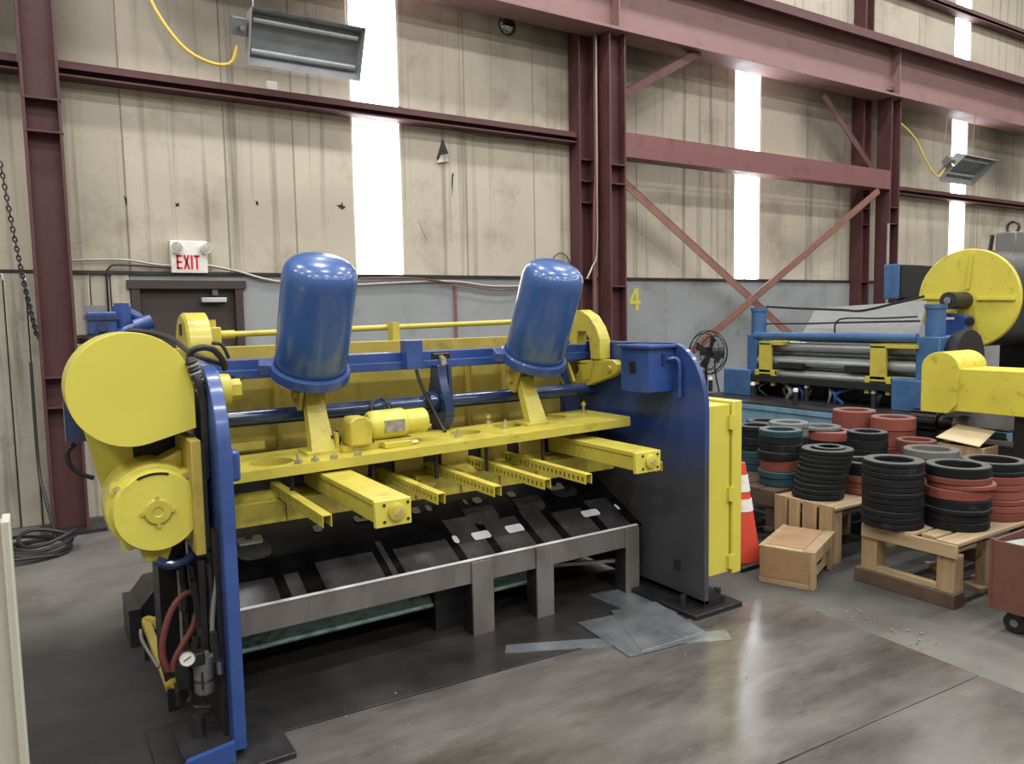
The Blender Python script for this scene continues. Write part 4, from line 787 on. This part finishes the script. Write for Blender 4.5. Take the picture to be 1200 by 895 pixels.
# reel with yellow end disc
RE = thing('coil_reel', 'large reel with a round yellow ribbed end disc on a blue stand', 'reel', (8.3, 4.15, 0))
rc = PX(1133, 350, 8.05); rc = V(8.05, rc.y, rc.z); RD = .50
MB().lathe([(0, 0), (0, RD-.01), (.01, RD), (.035, RD), (.035, 0)], rc, (1, 0, 0), 64).build('end_disc', m_yel_chip, RE)
MB().lathe([(.035, 0), (.035, RD*.985), (1.3, RD*.985), (1.3, 0)], rc, (1, 0, 0), 56).build('drum', m_dark, RE)
for a in (PI*.47, PI*.985, -.03):
    e = V(0, -math.cos(a), math.sin(a)); MB().bar(rc+e*.10-V(.012, 0, 0), rc+e*(RD*.9)-V(.012, 0, 0), .025, .024, (1, 0, 0)).build('disc_rib', m_yel_chip, RE)
stp = [(rc.y+.30, 0), (rc.y-.35, 0), (rc.y-.28, 1.50), (rc.y+.22, 1.62)]
sd = MB().prism([(7.86, y, z) for y, z in ((rc.y+.32, .73), (rc.y+.0, .73), (rc.y-.10, 1.60), (rc.y+.30, 1.66))], (.14, 0, 0)).build('reel_stand', m_blue, RE, bevel=.008)
MB().box(7.86, 8.0, rc.y-.05, rc.y+.3, 0, .73).build('stand_base', m_black, RE)
p = PX(1121, 352, 7.86); MB().cyl((7.74, p.y+.02, p.z+.0), (8.06, p.y+.02, p.z), .085, n=24).build('bearing_housing', m_dark, RE)
MB().lathe([(0, 0), (0, .035), (.02, .035), (.02, 0)], (7.72, p.y+.02, p.z), (1, 0, 0), 16).build('shaft_end', m_chrome, RE)
q_ = PX(1136, 377, 7.855); MB().cyl((7.853, q_.y, q_.z), (7.87, q_.y, q_.z), .045, n=16).build('stand_hole', m_black, RE)
q_ = PX(1112, 373, 7.855); MB().box(7.852, 7.862, q_.y-.05, q_.y+.04, q_.z-.012, q_.z+.012).build('stand_slot', m_white, RE)
MB().cyl((9.4, rc.y, rc.z), (9.5, rc.y, rc.z), .1).box(9.4, 9.55, rc.y-.3, rc.y+.3, 0, rc.z).build('far_stand', m_black, RE)
# yellow guard beam with rounded hood, on a dark stand
GD = thing('yellow_guard', 'chipped yellow guard beam with a rounded hood at its end', 'guard', (6.1, 2.7, 0))
gy = PX(1083, 440, 5.95).y; gz0, gz1 = .90, 1.225
MB().box(5.95, 6.33, 1.45, gy, gz0, gz1).build('guard_box', m_yel_chip, GD, bevel=.006)
hp = [(5.93, gy+.012, gz0-.02)]+[(5.93, gy-.13+.142*math.cos(a), gz1+.0+.125*math.sin(a)) for a in [k*PI/14 for k in range(15)]]+[(5.93, gy-.26, gz0+.05), (5.93, gy-.20, gz0-.02)]
MB().prism(hp, (.42, 0, 0)).build('rounded_hood', m_yel_chip, GD, bevel=.004)
MB().box(6.0, 6.3, 1.9, 2.05, 0, gz0).build('stand_leg', m_black, GD); MB().box(6.02, 6.3, 2.55, 2.68, 0, gz0).build('stand_leg', m_black, GD)
MB().box(6.05, 6.3, 1.5, 3.2, .55, .66).build('stand_rail', m_black, GD)
# ribbed geared motor on a low stand
GM = thing('geared_motor', 'black ribbed geared motor with grey end bell beside cardboard flap', 'motor', (6.27, 3.45, 0))
gm = PX(1085, 493, 6.26); a = V(6.26, gm.y+.10, gm.z)
gb_ = MB().cyl(a, a-V(0, .22, 0), .085, n=28).build('motor_body', m_black, GM)
for k in range(12): t_ = 2*PI*k/12; MB().bar(a+V(.088*math.cos(t_), 0, .088*math.sin(t_)), a+V(.088*math.cos(t_), -.21, .088*math.sin(t_)), .008, .022, (math.cos(t_), 0, math.sin(t_))).build('cooling_rib', m_black, gb_)
MB().cyl(a-V(0, .22, 0), a-V(0, .33, 0), .055, n=20).build('coupling', m_dark, GM); MB().lathe([(0, 0), (0, .05), (.06, .075), (.10, .08), (.13, .07), (.13, 0)], a-V(0, .33, 0), (0, -1, 0), 24).build('end_bell', m_leg, GM)
MB().box(6.19, 6.35, gm.y-.36, gm.y+.12, 0, gm.z-.08).build('motor_stand', m_black, GM)
# dark machinery base filling the space under the guard
DB = thing('machine_base', 'dark greasy machine base under the yellow guard beam', 'machine base', (7.2, 2.6, 0))
MB().box(6.7, 8.2, 1.2, 2.88, .0, .62).build('base_block', m_black, DB, bevel=.01); MB().box(6.62, 6.70, 1.3, 2.88, .35, .55).build('base_step', m_dark, DB)
for k in range(5): MB().tube([(6.66, 1.5+.28*k, .3), (6.6, 1.55+.28*k, .6), (6.8, 1.6+.28*k, .66)], .016, 7).build('pipe', m_dark, DB)
# blue control cabinet on a post
CC = thing('control_cabinet', 'open blue control cabinet on a post behind the leveller', 'cabinet', (9.7, 5.75, 0))
c1 = PX(1036, 310, 9.6); c2 = PX(1053, 350, 9.6)
cz0, cz1, cya, cyb = c2.z, c1.z, c1.y, c2.y
MB().box(9.6, 9.63, cyb, cya, cz0, cz1).build('cabinet_door', m_blue_line, CC, bevel=.01)
MB().box(9.66, 10.4, cyb+.10, cya+.02, cz0, cz1).build('cabinet_body', m_dark, CC, bevel=.01); MB().box(9.63, 9.66, cyb+.05, cya, cz0+.03, cz1-.03).build('cabinet_gasket', m_black, CC)
MB().box(9.62, 10.35, cyb-.02, cyb+.10, cz0+.02, cz1-.02).build('cabinet_side', m_black, CC)
MB().box(9.9, 10.0, (cya+cyb)/2, (cya+cyb)/2+.1, 0, cz0).build('post', m_dark, CC)
# pedestal fan
PF = thing('pedestal_fan', 'black pedestal fan standing in front of the grey wall', 'fan', (7.2, 6.7, 0))
fc = PY(831, 413, 6.68); fa = V(-.97, -.06, .06).normalized()
MB().cyl((fc.x, fc.y+.05, .03), (fc.x, fc.y+.05, fc.z-.05), .018, n=12).build('pole', m_black, PF); MB().cyl((fc.x, fc.y+.05, 0), (fc.x, fc.y+.05, .035), .22, n=28).build('base', m_black, PF)
for dd, R_ in ((.10, .235), (.05, .27), (-.02, .265), (-.08, .21)): MB().torus(fc+fa*dd, fa, R_, .006, 36, 6).build('cage_ring', m_black, PF)
sx_ = fa.cross(V(0, 0, 1)); sz_ = V(0, 0, 1)
for k in range(28):
    t_ = 2*PI*k/28; d_ = sx_*math.cos(t_)+sz_*math.sin(t_)
    MB().tube([fc+fa*.115+d_*.03, fc+fa*.10+d_*.235, fc+fa*.04+d_*.272, fc-fa*.02+d_*.265, fc-fa*.10+d_*.10], .0022, 4, 2).build('cage_wire', m_black, PF)
for k in range(4):
    t_ = PI/2*k+.3; d_ = sx_*math.cos(t_)+sz_*math.sin(t_); n_ = fa.cross(d_)
    MB().prism([fc+d_*.03-n_*.03, fc+d_*.20-n_*.075+fa*.03, fc+d_*.21+n_*.03, fc+d_*.04+n_*.03-fa*.02], fa*.004).build('blade', m_dark, PF)
MB().cyl(fc-fa*.22, fc+fa*.02, .07, n=20).build('motor', m_black, PF); MB().cyl(fc+fa*.10, fc+fa*.12, .04, n=16).build('hub_badge', m_dark, PF)
MB().tube([fc-fa*.1+V(0, 0, -.05), fc+V(.10, -.02, -.3), fc+V(.16, -.02, -.55), fc+V(.05, .0, -.66), fc+V(-.04, .03, -.5), fc+V(-.03, .05, -.3)], .010, 7).build('power_cord', m_hose, PF)
# hoist block hanging at the right
hb_ = PX(1184, 290, 9.15); hz = rc.z+RD*.985-.012
HB = thing('lifting_bracket', 'grey bracket with a lifting ring standing on top of the reel drum', 'bracket', (9.15, hb_.y, hz))
MB().box(9.05, 9.25, hb_.y-.10, hb_.y+.11, hz, hz+.24).build('bracket_body', m_leg, HB, bevel=.015); MB().torus(V(9.15, hb_.y-.02, hz+.29), (1, 0, 0), .06, .016).build('lifting_ring', m_dark, HB)
MB().cyl((9.05, hb_.y+.17, hz-.02), (9.05, hb_.y+.14, hz+.22), .022, n=10).build('side_rod', m_dark, HB)

# ================================================================== PALLETS, RINGS AND BOXES
def board(b, m, t, n='board', bev=.004): return b.build(n, m, t, bevel=bev)
# front pallet stand
P1 = thing('pallet_stand', 'tall pale wooden pallet stand on a dark skid, beside the rusty cart', 'pallet', (4.82, 2.46, 0))
X0, X1, Y0, Y1, ZT = 4.30, 5.36, 2.19, 2.745, .385
board(MB().box(X0-.01, X0+.10, Y0-.01, Y1+.05, 0, .085), m_wood_dk, P1, 'skid'); board(MB().box(X1-.12, X1, Y0, Y1, 0, .085), m_wood_dk, P1, 'skid')
for x, y in ((X0, Y0), (X0, Y1-.09), (X1-.10, Y0), (X1-.10, Y1-.09)): board(MB().box(x, x+.10, y, y+.10, .085, .30), m_wood_z, P1, 'post')
board(MB().box(X0-.022, X0, Y0-.02, Y1+.0, .295, ZT-.012), m_wood_y, P1, 'side_rail'); board(MB().box(X1, X1+.022, Y0, Y1, .295, ZT-.012), m_wood_y, P1, 'side_rail')
board(MB().box(X0, X0+.04, Y0+.10, Y1-.09, .085, .125), m_wood_y, P1, 'bottom_rail')
for i, (ya, yb) in enumerate(((Y0-.02, Y0+.10), (Y0+.125, Y0+.21), (Y0+.235, Y0+.33), (Y0+.35, Y0+.44), (Y0+.46, Y1))):
    board(MB().box(X0-.015 if i != 1 else X0+.03, X1+.02, ya, yb, ZT-.024, ZT+random.uniform(-.002, .0)), m_wood_x, P1, 'deck_board')
board(MB().box(X0+.10, X0+.3, Y0+.03, Y0+.06, .3, ZT-.024), m_wood_x, P1, 'end_rail'); board(MB().box(X0+.45, X0+.52, Y0+.05, Y0+.11, .02, .30), m_wood_z, P1, 'post')
for (x, y, a, l) in ((4.50, 2.57, .3, .22), (4.56, 2.40, -.4, .24), (4.85, 2.55, .9, .3), (5.02, 2.36, .1, .3), (4.74, 2.28, 1.2, .14)):
    lab_ = {4.50: 'pale wood offcut beside the skid under the front pallet stand', 4.56: 'wood offcut with pale sawn end under the front pallet stand', 4.85: 'longest wood offcut lying slanted under the pallet stand', 5.02: 'wood offcut deepest under the front pallet stand', 4.74: 'shortest wood offcut under the front pallet stand'}[x]
    o = MB().obox((0, 0, .0125), (l, .025, .08), (math.cos(a), math.sin(a), 0)).build('wood_offcut', m_wood_x, origin=(0, 0, 0)); o.location = (x, y, .0); tag(o, lab_, 'offcut', 'offcuts under the pallet stand')
# second stand with boarded side
P2 = thing('pallet_stand', 'pale wooden pallet stand with boarded side behind the small crate', 'pallet', (4.82, 3.24, 0))
X0, X1, Y0, Y1 = 4.42, 5.17, 3.03, 3.49
for i, (ya, yb) in enumerate(((Y0, Y0+.10), (Y0+.125, Y0+.23), (Y0+.255, Y0+.34), (Y0+.36, Y1))): board(MB().box(X0-.02, X0, ya, yb, .04, .40), m_wood_z, P2, 'side_board')
for x in (X0, X1-.09): board(MB().box(x, x+.09, Y0, Y0+.09, 0, .365), m_wood_z, P2, 'post'); board(MB().box(x, x+.09, Y1-.09, Y1, 0, .365), m_wood_z, P2, 'post')
for i in range(4): board(MB().box(X0, X1+.01, Y0-.015+i*.125, Y0+.10+i*.125, .366, .39+random.uniform(-.004, 0)), m_wood_x, P2, 'deck_board')
board(MB().box(X0+.09, X1-.09, Y0+.0, Y0+.02, .32, .365), m_wood_dk, P2, 'end_rail')
# dark low pallets farther back
def dark_pallet(x0, x1, y0, y1, zt_, label):
    t = thing('pallet_stand', label, 'pallet', ((x0+x1)/2, (y0+y1)/2, 0)); n = max(2, int((y1-y0)/.13))
    for i in range(n): ya = y0+(y1-y0)*i/n; board(MB().box(x0, x1, ya+.006, ya+(y1-y0)/n-.012, zt_-.03, zt_), m_wood_dk, t, 'deck_board')
    for x in (x0, (x0+x1)/2-.04, x1-.08): board(MB().box(x, x+.08, y0, y1, zt_-.12, zt_-.03), m_wood_dk, t, 'stringer')
    for x in (x0+.02, x1-.10):
        for y in (y0+.02, y1-.1): board(MB().box(x, x+.08, y, y+.08, 0, zt_-.12), m_wood_dk, t, 'post')
    board(MB().box(x0, x1, y0+.02, y0+.1, .10, .13), m_wood_dk, t, 'bottom_board')
dark_pallet(4.44, 5.17, 3.515, 4.42, .405, 'dark oily pallet stand behind the traffic cone')
dark_pallet(5.20, 6.12, 2.78, 4.06, .36, 'dark pallet stand carrying the red and black rings before the leveller')
dark_pallet(5.25, 5.66, 4.14, 4.66, .38, 'small dark pallet stand hidden at the back of the ring stacks')

# rubber rings: one mesh for each size and colour, each ring an object of its own
def add_dust(m, col, amt):
    src, dst, nt = base_socket(m); L = nt.links
    geo = nn(nt, 'ShaderNodeNewGeometry'); sx = nn(nt, 'ShaderNodeSeparateXYZ'); L.new(geo.outputs['Normal'], sx.inputs[0])
    r = nn(nt, 'ShaderNodeMapRange'); r.inputs['From Min'].default_value = .75; r.inputs['From Max'].default_value = .98; r.inputs['To Max'].default_value = amt; L.new(sx.outputs['Z'], r.inputs['Value'])
    mx = nn(nt, 'ShaderNodeMix', data_type='RGBA'); mx.inputs[7].default_value = col
    L.new(r.outputs[0], mx.inputs[0]); L.new(src, mx.inputs[6]); L.new(mx.outputs[2], dst)
for m_ in (m_rub_black, m_rub_red, m_rub_teal): add_dust(m_, srgb(118, 118, 118), .5)
RM = {'b': (m_rub_black, 'black'), 'r': (m_rub_red, 'brick red'), 't': (m_rub_teal, 'dark teal'), 'g': (m_rub_grey, 'grey')}
MESH = {}
def ring_mesh(k, R, h, ri):
    key = (k, R, h, ri)
    if key not in MESH:
        c = min(.006, h*.2); i = R*ri
        b = MB().lathe([(c, i), (0, i+c), (0, R-c), (c, R), (h-c, R), (h, R-c), (h, i+c), (h-c, i), (c, i)], (0, 0, 0), (0, 0, 1), 36)
        o = b.build('rubber_ring', RM[k][0], origin=(0, 0, 0)); MESH[key] = o.data; bpy.data.objects.remove(o)
    return MESH[key]
ORD = ['lowest', 'second', 'third', 'fourth', 'fifth', 'sixth', 'seventh', 'eighth', 'ninth', 'tenth', 'eleventh', 'twelfth']
def stack(x, y, z, spec, R, desc, lean=(0, 0), ri=.62, jit=.004):
    n = len(spec)
    for i, sp in enumerate(spec):
        k, h = sp[0], sp[1]; r = sp[2] if len(sp) > 2 else R; dx, dy = (sp[3], sp[4]) if len(sp) > 4 else (0, 0)
        o = bpy.data.objects.new('rubber_ring', ring_mesh(k, r, h, sp[5] if len(sp) > 5 else ri)); COL.objects.link(o)
        o.location = (x+lean[0]*i/max(1, n-1)+dx+random.uniform(-jit, jit), y+lean[1]*i/max(1, n-1)+dy+random.uniform(-jit, jit), z); o.rotation_euler.z = random.uniform(0, 6)
        z += h
        nm = RM[k][1]; pos = 'topmost' if i == n-1 else 'lowest' if i == 0 else ORD[i]+' from bottom'
        tag(o, '%s rubber ring, %s in the %s' % (nm, pos, desc), 'rubber ring', 'rubber rings stacked on the pallet stands')
    return z
bl = lambda n, h: [('b', h)]*n
stack(4.382, 2.61, .386, bl(3, .036)+[('b', .042)]+bl(3, .034)+[('b', .05)]+bl(2, .034)+[('b', .028)], .172, 'tall all-black stack on front stand')
stack(4.662, 2.374, .386, [('b', .05), ('b', .045), ('b', .03, .182), ('b', .055), ('r', .062), ('r', .03, .182, .02, -.01), ('r', .04), ('b', .06)], .176, 'mixed stack on the front stand corner', ri=.68)
stack(5.06, 2.36, .386, [('r', .05), ('r', .045), ('r', .035), ('r', .055), ('r', .04), ('r', .05), ('b', .03), ('b', .05)], .180, 'mostly red stack beside the rusty cart', ri=.72)
stack(4.62, 3.30, .391, bl(3, .036)+bl(3, .034)+[('b', .034), ('b', .03), ('b', .032, .172)]+[('b', .03, .175)]+[('b', .012, .11)], .172, 'leaning black stack', lean=(.075, -.03), jit=.002)
stack(5.0, 3.19, .391, [('r', .045), ('r', .04), ('r', .05), ('b', .05), ('b', .04)], .165, 'low stack behind the leaning black stack')
stack(4.675, 3.665, .406, [('t', .06), ('t', .05), ('r', .085, .148), ('b', .06), ('b', .055), ('b', .05), ('t', .05)], .155, 'teal and red stack behind the cone', jit=.008)
stack(4.975, 4.14, .406, [('t', .05), ('t', .055), ('t', .055), ('b', .05), ('b', .06), ('b', .05), ('b', .04)], .148, 'teal based stack beside the yellow cabinet')
stack(4.985, 3.83, .406, [('b', .08), ('b', .08), ('t', .08), ('b', .07), ('g', .07), ('g', .04)], .148, 'grey topped stack amid teal stacks')
stack(5.43, 4.42, .381, [('b', .07)]*5, .15, 'rearmost black stack on the small pallet')
stack(5.47, 3.80, .361, [('b', .10), ('b', .09), ('b', .09), ('r', .075, .172), ('g', .03, .16, -.03, .07)], .168, 'stack with tilted grey top ring')
stack(5.35, 3.40, .361, [('b', .10), ('b', .10), ('b', .08), ('b', .07), ('b', .055)], .145, 'short black stack amid the red ones', ri=.6)
stack(5.88, 3.86, .361, [('r', .11), ('r', .11), ('r', .12), ('r', .14)], .172, 'tall all-red stack before the leveller', ri=.62)
stack(5.865, 3.505, .361, [('r', .11), ('r', .12), ('r', .13), ('r', .10)], .168, 'all-red stack beside the geared motor', ri=.64)
stack(5.46, 2.97, .361, [('r', .09), ('r', .09), ('r', .08), ('g', .06)], .18, 'grey topped red stack', ri=.7)
stack(5.69, 3.215, .361, [('r', .11), ('r', .12), ('r', .10)], .14, 'short red stack beside cardboard flap', ri=.7)
# open crate with cardboard flap
OC = thing('open_crate', 'small open wooden crate with a cardboard flap, behind the rings', 'crate', (5.98, 3.0, .36))
c_ = PZ(1122, 530, .52); cx, cy = 5.985, 2.965
for (a0, a1, b0, b1) in ((cx-.15, cx-.135, cy-.17, cy+.17), (cx+.135, cx+.15, cy-.17, cy+.17), (cx-.135, cx+.135, cy-.17, cy-.155), (cx-.135, cx+.135, cy+.155, cy+.17)):
    board(MB().box(a0, a1, b0, b1, .362, .66), m_wood_z, OC, 'side_board')
board(MB().box(cx-.135, cx+.135, cy-.155, cy+.155, .362, .38), m_wood_x, OC, 'bottom_board')
MB().prism([V(cx-.16, cy+.17, .70), V(cx-.17, cy-.15, .67), V(cx+.10, cy-.13, .755), V(cx+.11, cy+.15, .775)], (0, 0, .006)).build('cardboard_flap', m_card, OC)
# wooden crate on the floor
WC = thing('wooden_crate', 'low brown wooden crate with battened lid on the concrete floor', 'crate', (4.15, 2.95, 0))
A0 = PZ(889, 681); B0 = PZ(954, 693); B0.z = A0.z = 0
u_ = (B0-A0).normalized(); v_ = V(-u_.y, u_.x, 0)
if v_.x < 0: v_ = -v_
cl_ = (B0-A0).length; cd_ = .545; ch_ = .225
def cq(a, b, z): return A0+u_*a+v_*b+V(0, 0, z)
def cbox(a0, a1, b0, b1, z0, z1, m, n): return MB().obox((cq(a0, b0, z0)+cq(a1, b1, z1))/2, (a1-a0, b1-b0, z1-z0), u_, v_).build(n, m, WC, bevel=.003)
cbox(.004, cl_-.03, 0, .02, .035, ch_, m_wood_brown, 'side_board'); cbox(.004, cl_-.03, cd_-.02, cd_, .035, ch_, m_wood_brown, 'side_board')
cbox(.0, .02, .02, cd_-.02, .035, ch_, m_wood_brown, 'end_board')
cbox(cl_-.045, cl_-.03, .02, cd_-.02, .035, .12, m_wood_y, 'end_board'); cbox(cl_-.045, cl_-.03, .02, cd_-.02, .125, ch_, m_wood_y, 'end_board')
cbox(cl_-.03, cl_, .0, .06, .0, ch_, m_wood_z, 'corner_batten'); cbox(cl_-.03, cl_, cd_-.10, cd_-.03, .0, ch_, m_wood_z, 'corner_batten')
cbox(cl_-.03, cl_-.002, .06, cd_-.10, ch_-.07, ch_-.005, m_wood_y, 'end_batten'); cbox(cl_-.0305, cl_-.028, .17, .30, .10, .17, m_black, 'hand_hole')
cbox(.0, cl_-.03, .0, .055, 0, .034, m_wood_x, 'skid'); cbox(.0, cl_-.03, cd_-.055, cd_, 0, .034, m_wood_x, 'skid')
cbox(.03, cl_-.07, .045, cd_-.03, ch_, ch_+.014, m_wood_brown, 'lid'); cbox(-.005, .03, .0, cd_, ch_, ch_+.010, m_wood_y, 'lid_batten'); cbox(cl_-.07, cl_, .0, cd_, ch_, ch_+.010, m_wood_y, 'lid_batten'); cbox(.03, cl_-.07, 0, .045, ch_, ch_+.010, m_wood_y, 'lid_batten')
# traffic cone
TC = thing('traffic_cone', 'orange traffic cone with two white bands beside the yellow cabinet', 'cone', (3.98, 3.42, 0))
kx, ky = 4.0, 3.45
MB().box(kx-.17, kx+.17, ky-.17, ky+.17, 0, .03).build('base', m_black, TC, bevel=.01)
kr = lambda z: .135-.105*(z-.03)/.65
MB().lathe([(.03, 0), (.03, kr(.03)), (.68, kr(.68)), (.68, 0)], (kx, ky, 0), (0, 0, 1), 32).build('cone_body', m_cone, TC)
for za, zb in ((.36, .44), (.49, .60)): MB().lathe([(za, kr(za)+.0035), (zb, kr(zb)+.0035), (zb, kr(zb)), (za, kr(za))], (kx, ky, 0), (0, 0, 1), 32).build('white_band', m_cone_w, TC)
# rusty cart at the right edge
RC = thing('rusty_cart', 'rusty brown steel cart on black casters holding pale scrap', 'cart', (4.7, 1.75, 0))
cx0, cx1, cy0_, cy1_ = 4.18, 5.0, 1.35, 1.945
for (a0, a1, b0, b1) in ((cx0, cx0+.012, cy0_, cy1_), (cx1-.012, cx1, cy0_, cy1_), (cx0+.012, cx1-.012, cy0_, cy0_+.012), (cx0+.012, cx1-.012, cy1_-.012, cy1_)): MB().box(a0, a1, b0, b1, .12, .485).build('cart_side', m_rust, RC, bevel=.002)
MB().box(cx0+.012, cx1-.012, cy0_+.012, cy1_-.012, .12, .14).build('cart_floor', m_rust, RC)
for x in (cx0-.004,): MB().box(x, x+.02, cy1_-.008, cy1_+.006, .12, .49).build('corner_angle', m_rust, RC)
for x, y in ((cx0+.07, cy1_-.10), (cx0+.07, cy0_+.1), (cx1-.1, cy1_-.10), (cx1-.1, cy0_+.1)):
    cs_ = MB().cyl((x-.022, y, .055), (x+.022, y, .055), .055, n=24).build('caster_wheel', m_black, RC, bevel=.006); MB().box(x-.03, x+.03, y-.03, y+.03, .10, .12).build('caster_plate', m_dark, cs_); MB().cyl((x-.026, y, .055), (x-.022, y, .055), .02, n=14).build('hub_cap', m_leg, cs_)
sp_ = tag(MB().prism([V(cx0+.05, cy1_-.03, .46), V(cx0+.35, cy1_-.03, .43), V(cx0+.45, cy0_+.03, .141), V(cx0+.1, cy0_+.03, .141)], (0, 0, .01)).build('scrap_sheet', m_sheet), 'pale scrap sheet lying in the rusty cart', 'scrap')
# sheets lying on the floor behind the shear
def sheet(pts, label, z, m=m_sheet, group='cut steel sheets on the floor'):
    q_ = [PZ(x, y, z) for x, y in pts]; o = MB().prism([(p.x, p.y, z) for p in q_], (0, 0, .0035)).build('steel_sheet', m); return tag(o, label, 'sheet', group)
sheet([(592, 765.5), (593, 756), (735, 746), (735, 756)], 'long narrow steel strip lying on the floor plate', .0066)
sheet([(690, 697), (742, 687), (800, 717), (757, 726)], 'pale steel sheet reaching under the chute table', .0066)
sheet([(677, 730), (760, 712), (833, 746), (738, 770)], 'largest square steel sheet on the floor', .0104)
sheet([(716, 716), (768, 705), (826, 740), (752, 763)], 'square steel sheet lying on top of the largest one', .0142)
sheet([(800, 744), (851, 738), (858, 750), (800, 754)], 'short steel offcut peeping from under the largest sheet', .0066)
